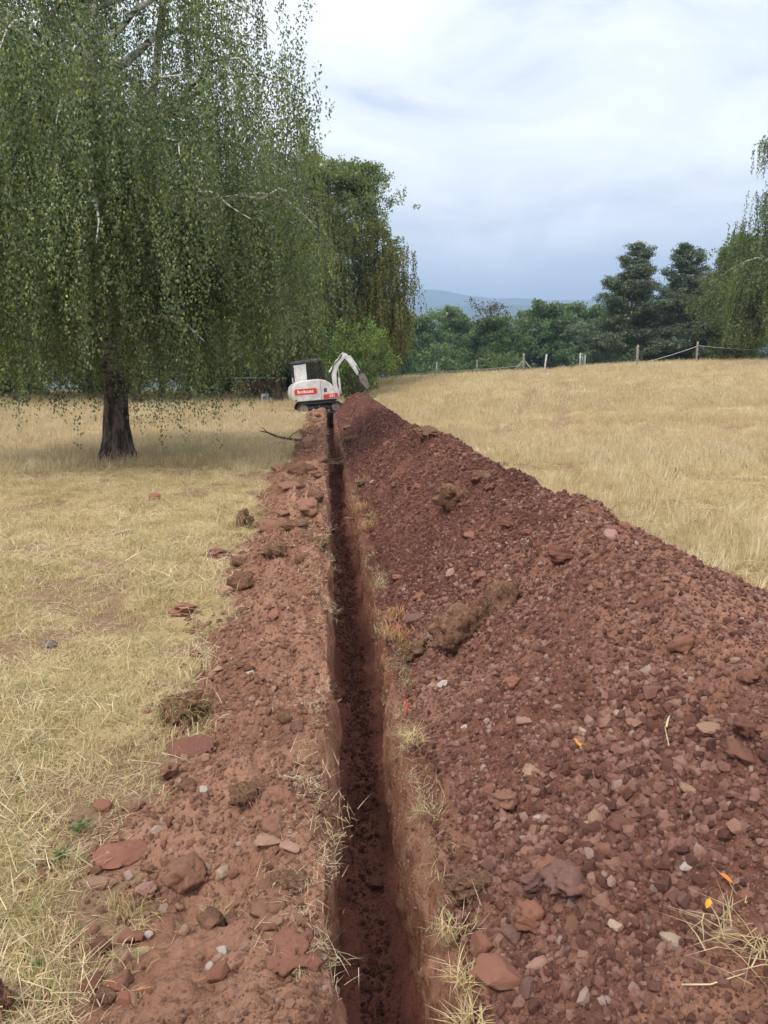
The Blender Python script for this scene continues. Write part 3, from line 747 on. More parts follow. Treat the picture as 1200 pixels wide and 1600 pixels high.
# the clump of trees behind the excavator
OLIVE = [(0.150, 0.175, 0.066), (0.182, 0.202, 0.075), (0.115, 0.142, 0.060), (0.24, 0.225, 0.08)]
GREEN = [(0.135, 0.182, 0.070), (0.165, 0.210, 0.080), (0.104, 0.146, 0.060)]
LIGHT = [(0.175, 0.215, 0.095), (0.21, 0.245, 0.105), (0.135, 0.175, 0.080)]
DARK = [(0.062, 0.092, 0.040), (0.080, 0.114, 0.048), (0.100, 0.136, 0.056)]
YELL = [(0.165, 0.160, 0.048), (0.205, 0.180, 0.055), (0.125, 0.140, 0.045)]
BLUISH = [(0.110, 0.165, 0.076), (0.136, 0.192, 0.086), (0.162, 0.220, 0.096)]
def T_at(x, y): return (x, y, gz(x, y))
def st_simple(H, r, lx=0.0): return [([(0, 0, -0.2), (lx * 0.1, 0, H * 0.3), (lx * 0.5, 0.1, H * 0.65), (lx, 0, H)], r, 0.02), ([(0, 0, H * 0.2), (0.7, 0.3, H * 0.5), (1.0, 0.3, H * 0.85)], r * 0.6, 0.02)]
_, NL['b2'] = weeping_birch('birch_tree', T_at(-2.6, 43.0), 'tall olive-green birch behind the big weeping birch, above the excavator cab', 12, st_simple(15.0, 0.2, 0.9), 84, 24, 4.3, 2.0, 0.13, 0.065, M['bark_dark'], pal=OLIVE, wts=(4, 4, 3, 1))
_, NL['b3'] = weeping_birch('birch_tree', T_at(-10.2, 43.0), 'tall green birch half hidden behind the trunk side of the weeping birch', 13, st_simple(17.0, 0.22, -0.5), 70, 22, 4.8, 2.2, 0.14, 0.075, M['bark_dark'], pal=OLIVE, wts=(4, 3, 4, 0.6))
_, NL['asp1'] = leafy_tree('aspen_tree', T_at(0.1, 46.5), 'slender aspen with bare grey inner stems behind the excavator', 14, 12.9, 2.7, LIGHT, None, 0.26, 64, 10, 40, 0.14, 0.46, 0.1, M['bark_up'], 0.16, 0.4, 0.30, upright=0.9)
_, NL['asp2'] = leafy_tree('aspen_tree', T_at(2.1, 47.5), 'tallest airy aspen at the right end of the clump, spiky top', 15, 13.4, 2.4, LIGHT, None, 0.22, 64, 10, 40, 0.14, 0.44, 0.05, M['bark_up'], 0.15, 0.38, 0.22, upright=1.0)
_, NL['yb'] = weeping_birch('birch_tree', T_at(2.9, 45.8), 'yellowing birch drooping at the right edge of the tree clump', 16, st_simple(9.6, 0.13, 0.2), 60, 24, 2.0, 1.2, 0.11, 0.05, M['bark_dark'], pal=YELL, wts=(3, 2, 4), group=None)
_, NL['sh'] = leafy_tree('green_shrub', T_at(1.5, 41.5), 'bright green bushy shrub behind the excavator boom', 17, 4.5, 2.0, [(0.17, 0.25, 0.065), (0.22, 0.30, 0.08), (0.125, 0.195, 0.055)], None, 0.10, 38, 8, 38, 0.105, 0.36, 0.25, None, 0.06, 0.5, 0.4, upright=0.6, cat='shrub', stemless=True)
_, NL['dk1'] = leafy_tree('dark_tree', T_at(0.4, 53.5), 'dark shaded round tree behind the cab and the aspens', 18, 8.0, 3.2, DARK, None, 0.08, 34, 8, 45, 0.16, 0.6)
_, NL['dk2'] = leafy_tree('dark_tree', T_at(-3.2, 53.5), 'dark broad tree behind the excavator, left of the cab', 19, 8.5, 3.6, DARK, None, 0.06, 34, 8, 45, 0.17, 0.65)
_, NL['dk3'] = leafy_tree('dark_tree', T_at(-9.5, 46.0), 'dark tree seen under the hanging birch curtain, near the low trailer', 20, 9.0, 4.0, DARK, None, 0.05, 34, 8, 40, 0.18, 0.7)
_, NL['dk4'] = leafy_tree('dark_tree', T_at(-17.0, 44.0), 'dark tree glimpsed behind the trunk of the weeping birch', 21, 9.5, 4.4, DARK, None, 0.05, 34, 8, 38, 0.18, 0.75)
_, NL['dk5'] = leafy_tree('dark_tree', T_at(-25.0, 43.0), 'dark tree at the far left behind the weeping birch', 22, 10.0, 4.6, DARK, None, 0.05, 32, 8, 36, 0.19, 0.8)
_, NL['und'] = leafy_tree('dead_bush', T_at(1.7, 40.4), 'dark twiggy bush under the excavator bucket', 23, 1.9, 0.95, [(0.045, 0.04, 0.025), (0.06, 0.055, 0.028)], None, 0.05, 22, 4, 10, 0.07, 0.3, 0, M['bark_dark'], 0.05, 0.5, 0.6, upright=0.8, cat='shrub', stemless=True)

# low hedge closing the view under the weeping birch
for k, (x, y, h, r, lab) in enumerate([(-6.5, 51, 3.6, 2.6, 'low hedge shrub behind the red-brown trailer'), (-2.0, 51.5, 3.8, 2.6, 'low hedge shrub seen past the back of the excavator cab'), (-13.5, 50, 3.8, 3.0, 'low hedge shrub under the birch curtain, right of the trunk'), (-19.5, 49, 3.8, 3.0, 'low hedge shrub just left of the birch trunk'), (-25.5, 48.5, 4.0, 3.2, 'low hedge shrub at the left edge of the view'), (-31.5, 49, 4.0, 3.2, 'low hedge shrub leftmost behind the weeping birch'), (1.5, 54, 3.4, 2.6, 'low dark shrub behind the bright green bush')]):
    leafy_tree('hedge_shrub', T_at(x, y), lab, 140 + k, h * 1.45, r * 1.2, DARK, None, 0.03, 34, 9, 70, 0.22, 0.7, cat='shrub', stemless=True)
# right-hand side: pines and birches beyond the fence
G_R = 'pines beyond the fence'
_, NL['p1'] = pine_tree('pine_tree', T_at(27.0, 69.0), 'leftmost dark pine on the right, pinkish trunk showing', 31, 11.8, 6.2, 19, lean=(0.9, 0), group=G_R, clear=0.06)
_, NL['p2'] = pine_tree('pine_tree', T_at(32.6, 70.0), 'second dark pine from the left, pointed top', 32, 12.2, 5.8, 19, lean=(-0.2, 0), group=G_R, clear=0.08)
_, NL['p2b'] = pine_tree('pine_tree', T_at(37.2, 72.0), 'smaller dark pine behind, between the second pine and the leaning birch', 33, 11.8, 5.6, 18, group=G_R, clear=0.08)
_, NL['rb0'] = leafy_tree('leaning_birch', T_at(36.2, 66.0), 'thin leaning birch right of the pines', 34, 12.6, 2.0, GREEN + DARK, None, 0.25, 30, 8, 40, 0.15, 0.5, 0.4, M['bark_dark'], 0.14, 0.55, 0.45, lean=(3.0, 0), upright=0.6)
_, NL['rb1'] = weeping_birch('birch_tree', T_at(30.2, 50.0), 'big drooping birch filling the right edge of the view', 35, st_simple(18.2, 0.24, -0.7), 120, 36, 4.4, 0.8, 0.12, 0.05, M['bark_up'], pal=OLIVE + GREEN, wts=(3, 2, 3, 0.3, 2, 1, 2), profile=lambda f: 0.95 if f < 0.30 else max(0.14, 0.95 - (f - 0.30) * 1.12))
_, NL['rb2'] = leafy_tree('round_tree', T_at(32.0, 59.0), 'mid-green round tree just left of the drooping right-hand birch', 36, 10.2, 3.4, GREEN + OLIVE[:1], None, 0.04, 44, 9, 75, 0.15, 0.55, 0.3)
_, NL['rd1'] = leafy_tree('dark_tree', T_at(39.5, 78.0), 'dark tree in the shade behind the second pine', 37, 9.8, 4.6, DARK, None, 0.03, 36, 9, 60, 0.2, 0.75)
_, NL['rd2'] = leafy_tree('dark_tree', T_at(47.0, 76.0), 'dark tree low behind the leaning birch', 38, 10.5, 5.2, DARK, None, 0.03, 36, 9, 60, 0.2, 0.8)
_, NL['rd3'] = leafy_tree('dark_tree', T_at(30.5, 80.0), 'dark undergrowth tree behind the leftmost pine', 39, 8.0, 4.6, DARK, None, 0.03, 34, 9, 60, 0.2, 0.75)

# the wood beyond the crest
G_W = 'trees of the wood beyond the crest'
wood = [
    # x, y, height, radius, palette, label
    (12.5, 106, 15.0, 4.8, BLUISH, 'bluish green tree at the left end of the far wood'),
    (18.5, 112, 16.6, 4.6, BLUISH, 'far dark green tree left of the brownish half-bare tree'),
    (30.0, 108, 15.6, 5.0, BLUISH, 'far green tree with high rounded top, right of the brownish tree'),
    (35.0, 112, 17.0, 4.6, BLUISH, 'highest far round-headed tree in the middle of the wood'),
    (41.0, 109, 15.8, 4.8, BLUISH, 'far rounded tree just right of the middle of the wood'),
    (46.2, 110, 15.3, 4.6, GREEN, 'far pale green tree nearest to the left pine'),
    (52.0, 116, 14.5, 5.0, BLUISH, 'far tree showing behind the leftmost pine'),
    (9.0, 118, 15.4, 5.0, BLUISH, 'far tree behind the yellowing birch at the left of the gap'),
    (24.0, 128, 16.5, 5.4, BLUISH, 'deeper far tree behind the brownish half-bare tree'),
    (44.0, 128, 16.5, 5.4, BLUISH, 'deeper far tree in the right part of the wood'),
]
for i, (x, y, h, r, pal, lab) in enumerate(wood):
    leafy_tree('woodland_tree', T_at(x, y), lab, 50 + i, h - 1.6, r, pal, None, 0.05, 46, 9, 70, 0.34, 0.9, 0, None, 0.26, 0.45, 0.35, group=G_W, flat=0.7)
leafy_tree('half_bare_tree', T_at(24.2, 113), 'brownish half-bare tree among the far green ones', 65, 15.4, 3.6, [(0.10, 0.080, 0.055), (0.075, 0.078, 0.045), (0.13, 0.10, 0.07)], None, 0.2, 34, 7, 12, 0.26, 0.8, 0, M['bark_dark'], 0.22, 0.5, 0.4, upright=0.9)
leafy_tree('round_tree', T_at(18.8, 88), 'nearer dark green rounded tree in front of the far wood', 66, 9.6, 3.8, [(0.072, 0.115, 0.040), (0.090, 0.138, 0.048), (0.112, 0.160, 0.056)], None, 0.05, 46, 10, 70, 0.21, 0.7)
leafy_tree('pale_conifer', T_at(6.6, 66), 'small pale blue-green conifer at the foot of the yellowing birch', 67, 4.0, 1.25, [(0.075, 0.115, 0.075), (0.10, 0.145, 0.095)], None, 0.04, 34, 6, 22, 0.12, 0.3, 0, None, 0.07, 0.08, 0.08, upright=0.3)
leafy_tree('woodland_shrub', T_at(10.6, 72), 'low green shrub beyond the fence, left of the first fence post', 68, 4.6, 2.3, BLUISH, None, 0.04, 26, 7, 34, 0.2, 0.55, cat='shrub', stemless=True)
leafy_tree('woodland_shrub', T_at(17.0, 74), 'low green shrub beyond the fence, behind the pair of thin posts', 69, 3.4, 2.4, GREEN, None, 0.04, 26, 7, 34, 0.2, 0.55, cat='shrub', stemless=True)
print('LEAVES', NL)
# ------------------------------------------------------------------ the excavator
M['xwhite'] = mat_plain('white_paint', (0.46, 0.42, 0.37), (0.70, 0.70, 0.69), 2.5, 0.42, 0, 0, 1, 0.45)
M['xred'] = mat_plain('red_decal', (0.56, 0.045, 0.022), (0.64, 0.06, 0.028), 6, 0.45)
M['xblack'] = mat_plain('black_paint', (0.014, 0.014, 0.015), (0.032, 0.031, 0.030), 8, 0.5)
M['xgrey'] = mat_plain('grey_roof', (0.045, 0.052, 0.065), (0.085, 0.095, 0.115), 5, 0.45)
M['rubber'] = mat_plain('muddy_rubber', (0.018, 0.016, 0.015), (0.075, 0.050, 0.040), 7, 0.85, 0, 0.01, 30)
M['steel'] = mat_plain('worn_steel', (0.15, 0.115, 0.095), (0.30, 0.26, 0.235), 9, 0.5, 0.5, 0.004, 40)
M['chrome'] = mat_plain('cylinder_rod', (0.45, 0.45, 0.46), (0.60, 0.60, 0.60), 9, 0.25, 0.9)
M['lens_red'] = mat_plain('grime', (0.25, 0.22, 0.2), (0.4, 0.37, 0.33), 9, 0.5)
def mat_glass():
    m, nt, p, out = nodes_of('cab_glass'); t = NT(nt)
    g = t.n('ShaderNodeBsdfGlossy'); g.inputs['Roughness'].default_value = 0.04; g.inputs['Color'].default_value = (0.9, 0.95, 1, 1)
    tr = t.n('ShaderNodeBsdfTransparent'); tr.inputs['Color'].default_value = (0.42, 0.47, 0.48, 1)
    f = t.n('ShaderNodeFresnel'); f.inputs['IOR'].default_value = 1.5
    mx = t.n('ShaderNodeMixShader'); t.l(f.outputs[0], mx.inputs[0]); t.l(tr.outputs[0], mx.inputs[1]); t.l(g.outputs[0], mx.inputs[2])
    t.l(mx.outputs[0], out.inputs[0]); return m
M['glass'] = mat_glass()

EXL = (-0.40, 36.9, gz(-0.4, 36.9) - 0.12)
exc = empty('mini_excavator', EXL, R(9), 'white mini excavator with red side panel straddling the far end of the trench', 'excavator')
exc.rotation_euler = (0, R(-4.0), R(9))
def P(mb, name, mat, parent=None, auto=True):
    o = mb.build(name, mat, parent or exc, True); return shade_auto(o) if auto else o
def stadium(x0, x1, z0, z1, n=10):
    r = (z1 - z0) / 2; zc_ = (z0 + z1) / 2; o = []
    for k in range(n + 1):
        a = -math.pi / 2 + math.pi * k / n; o.append((x1 - r + r * math.cos(a), zc_ + r * math.sin(a)))
    for k in range(n + 1):
        a = math.pi / 2 + math.pi * k / n; o.append((x0 + r + r * math.cos(a), zc_ + r * math.sin(a)))
    return o
# tracks: belt with shoes, drive sprocket, idler, rollers
for sy in (-1, 1):
    y0, y1 = (-0.78, -0.46) if sy < 0 else (0.46, 0.78)
    outer, inner = stadium(-0.98, 1.06, 0.0, 0.52), stadium(-0.94, 1.02, 0.04, 0.48)
    mb = MB(); n = len(outer)
    v = [(p[0], y, p[1]) for y in (y0, y1) for p in outer] + [(p[0], y, p[1]) for y in (y0, y1) for p in inner]
    f = []
    for k in range(n):
        j = (k + 1) % n
        f += [(k, j, n + j, n + k), (2 * n + k, 3 * n + k, 3 * n + j, 2 * n + j), (k, 2 * n + k, 2 * n + j, j), (n + k, n + j, 3 * n + j, 3 * n + k)]
    mb.add(v, f)
    belt = P(mb, 'track', M['rubber'])
    per = []; pts = outer + [outer[0]]
    for k in range(n):
        a, b = Vector(pts[k]), Vector(pts[k + 1]); m_ = max(1, int((b - a).length / 0.075))
        for q in range(m_):
            c = a.lerp(b, (q + 0.5) / m_); per.append((c, (b - a).normalized()))
    shoe = MB()
    for c, d in per:
        nrm = Vector((d.y, -d.x))
        e1, e2 = c + nrm * 0.0 - d * 0.018, c + d * 0.018
        o1, o2 = e1 + nrm * 0.024, e2 + nrm * 0.024
        shoe.add([(p.x, y, p.y) for y in (y0 + 0.004, y1 - 0.004) for p in (e1, e2, o2, o1)], [(0, 1, 2, 3), (7, 6, 5, 4), (3, 2, 6, 7), (0, 3, 7, 4), (1, 5, 6, 2)])
    tr_ = shoe.build('track_lug', M['rubber'], belt); tag(tr_, kind='stuff')
    ym = (y0 + y1) / 2
    P(MB().cyl((-0.72, ym, 0.26), (0, 1, 0), 0.205, 0.22, 22), 'drive_sprocket', M['steel'])
    P(MB().cyl((0.80, ym, 0.26), (0, 1, 0), 0.205, 0.20, 22), 'idler_wheel', M['steel'])
    P(MB().prism([(-0.60, 0.17), (0.66, 0.17), (0.66, 0.30), (0.5, 0.36), (-0.45, 0.36), (-0.60, 0.30)], ym - 0.085, ym + 0.085, 0.01), 'track_frame', M['xblack'])
    for k in range(3):
        P(MB().cyl((-0.36 + 0.40 * k, ym, 0.115), (0, 1, 0), 0.07, 0.2, 14), 'track_roller', M['steel'])
P(MB().prism([(-0.55, 0.26), (0.6, 0.26), (0.6, 0.42), (0.3, 0.52), (-0.3, 0.52), (-0.55, 0.42)], -0.46, 0.46, 0.02), 'undercarriage', M['xblack'])
P(MB().cyl((0, 0, 0.57), (0, 0, 1), 0.34, 0.12, 28), 'slew_ring', M['steel'])
# dozer blade on two arms
bl = P(MB().prism([(1.50, 0.10), (1.545, 0.10), (1.50, 0.30), (1.545, 0.52), (1.515, 0.53), (1.46, 0.32)], -0.77, 0.77, 0.0), 'dozer_blade', M['lens_red'])
for y in (-0.36, 0.36):
    P(MB().prism([(0.5, 0.24), (1.0, 0.19), (1.48, 0.26), (1.48, 0.36), (1.0, 0.29), (0.5, 0.34)], y - 0.05, y + 0.05, 0.01), 'blade_arm', M['lens_red'], bl)
# house: engine side with sloping nose, rounded counterweight, cab-side sill
prof = [(-1.22, 0.74), (-1.12, 0.62), (0.92, 0.62), (1.0, 0.72), (0.94, 0.92), (0.80, 1.14), (0.60, 1.38), (0.38, 1.52), (0.10, 1.58), (-0.70, 1.56), (-1.02, 1.48), (-1.18, 1.26), (-1.25, 1.0)]
body = P(MB().prism(prof, -0.76, -0.04, 0.07, 3), 'engine_housing', M['xwhite'])
P(MB().prism([(-1.22, 0.74), (-1.12, 0.62), (-0.62, 0.62), (-0.62, 1.40), (-1.02, 1.40), (-1.18, 1.26), (-1.25, 1.0)], -0.03, 0.76, 0.05, 3), 'counterweight', M['xwhite'])
P(MB().box((-0.61, -0.03, 0.62), (0.70, 0.76, 0.86), 0.04), 'cab_sill', M['xwhite'])
P(MB().box((-0.95, -0.70, 0.56), (0.86, 0.70, 0.615), 0.01), 'deck_plate', M['xblack'])
panel = P(MB().prism([(-1.08, 0.93), (-0.10, 0.93), (-0.04, 1.0), (-0.04, 1.14), (-0.10, 1.20), (-1.05, 1.20), (-1.10, 1.12)], -0.772, -0.764), 'side_decal', M['xred'])
stripe = P(MB().prism([(0.22, 0.68), (0.93, 0.70), (0.91, 0.90), (0.24, 0.86)], -0.772, -0.764), 'front_decal', M['xred'])
P(MB().prism([(0.28, 0.98), (0.42, 0.98), (0.42, 1.16), (0.28, 1.16)], -0.769, -0.764), 'side_grille', M['xgrey'], body)
P(MB().prism([(0.135, 0.66), (0.150, 0.66), (0.150, 1.5), (0.135, 1.5)], -0.765, -0.7605), 'panel_seam', M['xgrey'], body)
P(MB().box((-1.08, -0.79, 0.66), (-1.02, -0.765, 0.73), 0.005), 'tie_down', M['xblack'], body)
def lettering(txt, size, loc, parent, mat, name='lettering', squash=1.0):
    cu = bpy.data.curves.new(name, 'FONT'); cu.body = txt; cu.size = size; cu.extrude = 0.0025; cu.offset = size * 0.02; cu.resolution_u = 3
    o = bpy.data.objects.new('tmp', cu); COL.objects.link(o)
    dg = bpy.context.evaluated_depsgraph_get(); me = bpy.data.meshes.new_from_object(o.evaluated_get(dg)); COL.objects.unlink(o); bpy.data.objects.remove(o)
    me.materials.clear(); me.materials.append(mat)
    return obj(name, me, parent, loc, (R(90), 0, 0), (squash, 1, 1))
M['letter'] = mat_plain('white_lettering', (0.76, 0.76, 0.75), (0.82, 0.82, 0.81), 5, 0.5)
lettering('bobcat', 0.20, (-0.96, -0.7745, 1.005), panel, M['letter'], squash=1.35)
lettering('331', 0.15, (0.50, -0.7745, 0.735), stripe, M['letter'], squash=1.25)
# cab
cy0, cy1 = 0.0, 0.74
cab = P(MB().prism([(-1.02, 2.32), (0.40, 2.40), (0.44, 2.46), (0.36, 2.52), (-0.94, 2.45), (-1.06, 2.38)], cy0 - 0.02, cy1 + 0.02, 0.025), 'cab_roof', M['xgrey'])
def post(a, b, w=0.035):
    d = (Vector(b) - Vector(a)); return MB().tube([a, b], w, 6)
for nm, a, b in (('cab_post', (0.62, cy0, 0.86), (0.38, cy0, 2.40)), ('cab_post', (0.62, cy1, 0.86), (0.38, cy1, 2.40)), ('cab_post', (-0.33, cy0, 0.90), (-0.33, cy0, 2.38)), ('cab_post', (-0.10, cy1, 0.86), (-0.10, cy1, 2.40)),
                 ('cab_post', (0.20, cy0, 1.50), (0.16, cy0, 2.40)), ('cab_post', (-0.97, cy0, 1.4), (-0.97, cy0, 2.34)), ('cab_post', (-0.97, cy1, 1.3), (-0.97, cy1, 2.34)), ('cab_rail', (0.52, cy0, 1.50), (0.52, cy1, 1.50)), ('cab_rail', (0.64, cy0, 0.88), (0.64, cy1, 0.88))):
    P(post(a, b), nm, M['xblack'])
P(MB().prism([(-0.96, 1.45), (-0.36, 1.45), (-0.36, 2.30), (-0.94, 2.27)], cy0 - 0.012, cy0 + 0.012), 'cab_side_panel', M['xwhite'])
P(MB().box((-0.985, 0.04, 1.42), (-0.965, 0.70, 1.70)), 'cab_back_panel', M['xwhite'])
def pane(q): 
    mb = MB(); mb.add(q, [(0, 1, 2, 3)]); return mb.build('window_pane', M['glass'], exc)
pane([(-0.30, cy0, 1.5), (0.50, cy0, 1.5), (0.37, cy0, 2.38), (-0.30, cy0, 2.38)])
pane([(-0.08, cy1, 0.9), (0.60, cy1, 0.9), (0.37, cy1, 2.38), (-0.08, cy1, 2.38)])
pane([(0.605, cy0 + .03, 0.92), (0.605, cy1 - .03, 0.92), (0.39, cy1 - .03, 2.38), (0.39, cy0 + .03, 2.38)])
pane([(-0.975, cy0 + .03, 1.72), (-0.975, cy1 - .03, 1.72), (-0.965, cy1 - .03, 2.32), (-0.965, cy0 + .03, 2.32)])
P(MB().box((-0.95, cy1 - 0.02, 1.40), (-0.34, cy1 + 0.0, 2.30)), 'cab_far_panel', M['xgrey'])
seat = P(MB().box((-0.45, 0.18, 1.02), (0.02, 0.60, 1.14), 0.04), 'seat', M['xblack'])
P(MB().prism([(-0.50, 1.10), (-0.40, 1.10), (-0.44, 1.75), (-0.54, 1.75)], 0.18, 0.60, 0.03), 'seat_back', M['xblack'], seat)
P(MB().box((-0.36, 0.28, 0.86), (-0.10, 0.50, 1.02)), 'seat_box', M['xblack'], seat)
for y in (0.12, 0.62):
    P(MB().tube([(0.20, y, 0.9), (0.20, y, 1.30), (0.26, y, 1.46)], [0.035, 0.02, 0.026], 7), 'control_lever', M['xblack'])
P(MB().tube([(0.36, cy0 - 0.02, 2.42), (0.25, cy0 - 0.06, 2.62), (0.16, cy0 - 0.10, 2.72)], 0.014, 5), 'aerial', M['steel'])
# boom, arm, bucket and their cylinders, all in one plane
yb = -0.14
def beam(pts, half, w, mat, name, parent=None):
    """box-section arm following pts with half-depths HALF"""
    pts = [Vector((p[0], p[1])) for p in pts]; n = len(pts); L, Rr = [], []
    for i, p in enumerate(pts):
        d = (pts[min(i + 1, n - 1)] - pts[max(i - 1, 0)]).normalized(); nn = Vector((-d.y, d.x))
        L.append(p + nn * half[i]); Rr.append(p - nn * half[i])
    pr = [(p.x, p.y) for p in L] + [(p.x, p.y) for p in reversed(Rr)]
    return P(MB().prism(pr, yb - w / 2, yb + w / 2, 0.012), name, mat, parent)
P(MB().prism([(0.86, 0.62), (1.10, 0.62), (1.12, 1.0), (0.98, 1.14), (0.86, 1.05)], yb - 0.15, yb + 0.15, 0.02), 'swing_bracket', M['xwhite'])
boom = beam([(0.98, 0.86), (0.90, 1.35), (0.90, 1.80), (1.02, 2.12), (1.24, 2.36), (1.52, 2.56)], [0.08, 0.11, 0.125, 0.13, 0.105, 0.07], 0.17, M['xwhite'], 'boom')
arm = beam([(1.38, 2.68), (1.52, 2.56), (1.72, 2.30), (1.92, 1.94), (2.08, 1.62)], [0.05, 0.11, 0.10, 0.085, 0.06], 0.14, M['xwhite'], 'dipper_arm')
def cylinder(name, a, b, split, r, parent):
    a, b = Vector((a[0], yb, a[1])), Vector((b[0], yb, b[1])); c = a.lerp(b, split)
    o = P(MB().tube([a, c], r, 12), name, M['xwhite'], parent); P(MB().tube([c, b], r * 0.55, 10), 'rod', M['chrome'], o); return o
cylinder('boom_cylinder', (1.16, 0.80), (1.13, 2.04), 0.62, 0.055, boom)
cylinder('arm_cylinder', (0.70, 1.84), (1.36, 2.68), 0.66, 0.052, boom)
cylinder('bucket_cylinder', (1.72, 2.54), (2.17, 1.82), 0.66, 0.045, arm)
P(MB().tube([(0.80, yb - 0.10, 1.0), (0.74, yb - 0.11, 1.7), (0.90, yb - 0.11, 2.18), (1.32, yb - 0.11, 2.54)], 0.022, 6), 'hydraulic_hose', M['xblack'], boom)
P(MB().prism([(2.02, 1.60), (2.14, 1.56), (2.24, 1.80), (2.16, 1.84)], yb - 0.09, yb + 0.09), 'bucket_link', M['xblack'])
ca = [(2.03, 1.63), (2.30, 1.68), (2.42, 1.50), (2.50, 1.24), (2.50, 1.04), (2.40, 0.90)]
bm_ = MB(); n = len(ca)
th = [(p[0] - 0.018, p[1] - 0.018) for p in ca]
v = [(p[0], y, p[1]) for y in (yb - 0.23, yb + 0.23) for p in ca] + [(p[0], y, p[1]) for y in (yb - 0.21, yb + 0.21) for p in th]
f = []
for k in range(n - 1): f += [(k, k + 1, n + k + 1, n + k), (2 * n + k, 3 * n + k, 3 * n + k + 1, 2 * n + k + 1)]
f += [(0, n, 3 * n, 2 * n), (n - 1, 3 * n - 1, 4 * n - 1, 2 * n - 1)]
bm_.add(v, f); bucket = bm_.build('bucket', M['steel'], exc)
for y in (yb - 0.232, yb + 0.216): P(MB().prism(ca + [(2.10, 1.30)], y, y + 0.016), 'bucket_side', M['steel'], bucket)
for k in range(4):
    y = yb - 0.19 + 0.127 * k
    P(MB().prism([(2.43, 0.93), (2.37, 0.90), (2.27, 0.74)], y - 0.025, y + 0.025), 'tooth', M['steel'], bucket)

# operator on the seat
def person(name, loc, rz, label, shirt, trousers, skin, hair, tilt):
    me = bpy.data.meshes.new(name)
    J = dict(pelvis=(0, 0, 0.10), waist=(0.0, 0, 0.26), chest=(0.02, 0, 0.46), neck=(0.03, 0, 0.60), head=(0.06, 0, 0.72), crown=(0.05, 0, 0.83),
             shl=(0.02, 0.18, 0.53), ell=(0.16, 0.23, 0.30), wrl=(0.38, 0.24, 0.32), hal=(0.46, 0.24, 0.33),
             shr=(0.02, -0.18, 0.53), elr=(0.16, -0.23, 0.30), wrr=(0.38, -0.24, 0.32), har=(0.46, -0.24, 0.33),
             hil=(0.05, 0.09, 0.09), knl=(0.44, 0.13, 0.14), anl=(0.46, 0.13, -0.20), fol=(0.60, 0.13, -0.24),
             hir=(0.05, -0.09, 0.09), knr=(0.44, -0.13, 0.14), anr=(0.46, -0.13, -0.20), forr=(0.60, -0.13, -0.24))
    rad = dict(pelvis=.14, waist=.13, chest=.15, neck=.055, head=.092, crown=.07, shl=.065, shr=.065, ell=.048, elr=.048, wrl=.032, wrr=.032, hal=.036, har=.036, hil=.09, hir=.09, knl=.065, knr=.065, anl=.042, anr=.042, fol=.04, forr=.04)
    ks = list(J); E_ = ['pelvis waist', 'waist chest', 'chest neck', 'neck head', 'head crown', 'chest shl', 'shl ell', 'ell wrl', 'wrl hal', 'chest shr', 'shr elr', 'elr wrr', 'wrr har', 'pelvis hil', 'hil knl', 'knl anl', 'anl fol', 'pelvis hir', 'hir knr', 'knr anr', 'anr forr']
    me.from_pydata([J[k] for k in ks], [tuple(ks.index(q) for q in e_.split()) for e_ in E_], [])
    o = bpy.data.objects.new(name, me); COL.objects.link(o)
    sk = o.modifiers.new('skin', 'SKIN'); sk.use_smooth_shade = True
    for k, sv in zip(ks, me.skin_vertices[0].data): sv.radius = (rad[k], rad[k]); sv.use_root = k == 'pelvis'
    sub = o.modifiers.new('sub', 'SUBSURF'); sub.levels = sub.render_levels = 1
    dg = bpy.context.evaluated_depsgraph_get(); m2 = bpy.data.meshes.new_from_object(o.evaluated_get(dg))
    o.modifiers.clear(); o.data = m2; m2.materials.clear()
    for m_ in (shirt, trousers, skin): m2.materials.append(m_)
    for p_ in m2.polygons:
        c = p_.center
        p_.material_index = 1 if c.z < 0.17 and c.x > -0.2 and not (abs(c.y) > 0.18 and c.z > 0.2) else (2 if c.z > 0.575 or (c.x > 0.24 and c.z > 0.2) else 0)
        p_.use_smooth = True
    o.location = loc; o.rotation_euler = (0, tilt, rz)
    tag(o, label, 'person')
    hb = MB(); bm = bmesh.new(); bmesh.ops.create_icosphere(bm, subdivisions=2, radius=0.105)
    for q in bm.verts: q.co = Vector((q.co.x * 1.02 + 0.025, q.co.y * 0.98, max(q.co.z, -0.02 - 0.5 * max(0, -q.co.x)) + 0.765))
    hb.bm(bm).build('hair', hair, o, True)
    nb = MB(); nb.tube([(0.14, 0, 0.745), (0.175, 0, 0.705)], [0.012, 0.02], 6); nb.build('nose', skin, o, True)
    return o
M['shirt'] = mat_plain('blue_shirt', (0.05, 0.13, 0.34), (0.09, 0.21, 0.48), 20, 0.9)
M['trousers'] = mat_plain('dark_trousers', (0.02, 0.022, 0.03), (0.04, 0.042, 0.05), 20, 0.9)
M['skin'] = mat_plain('skin', (0.42, 0.23, 0.16), (0.50, 0.28, 0.20), 12, 0.6)
M['hair'] = mat_plain('brown_hair', (0.04, 0.028, 0.02), (0.08, 0.055, 0.04), 30, 0.7)
mw = Matrix.Translation(EXL) @ Euler((0, R(-4.0), R(9))).to_matrix().to_4x4()
seatp = mw @ Vector((-0.24, 0.36, 1.09))
person('person', seatp, R(9), 'person in a blue shirt seated in the excavator cab', M['shirt'], M['trousers'], M['skin'], M['hair'], R(-4))

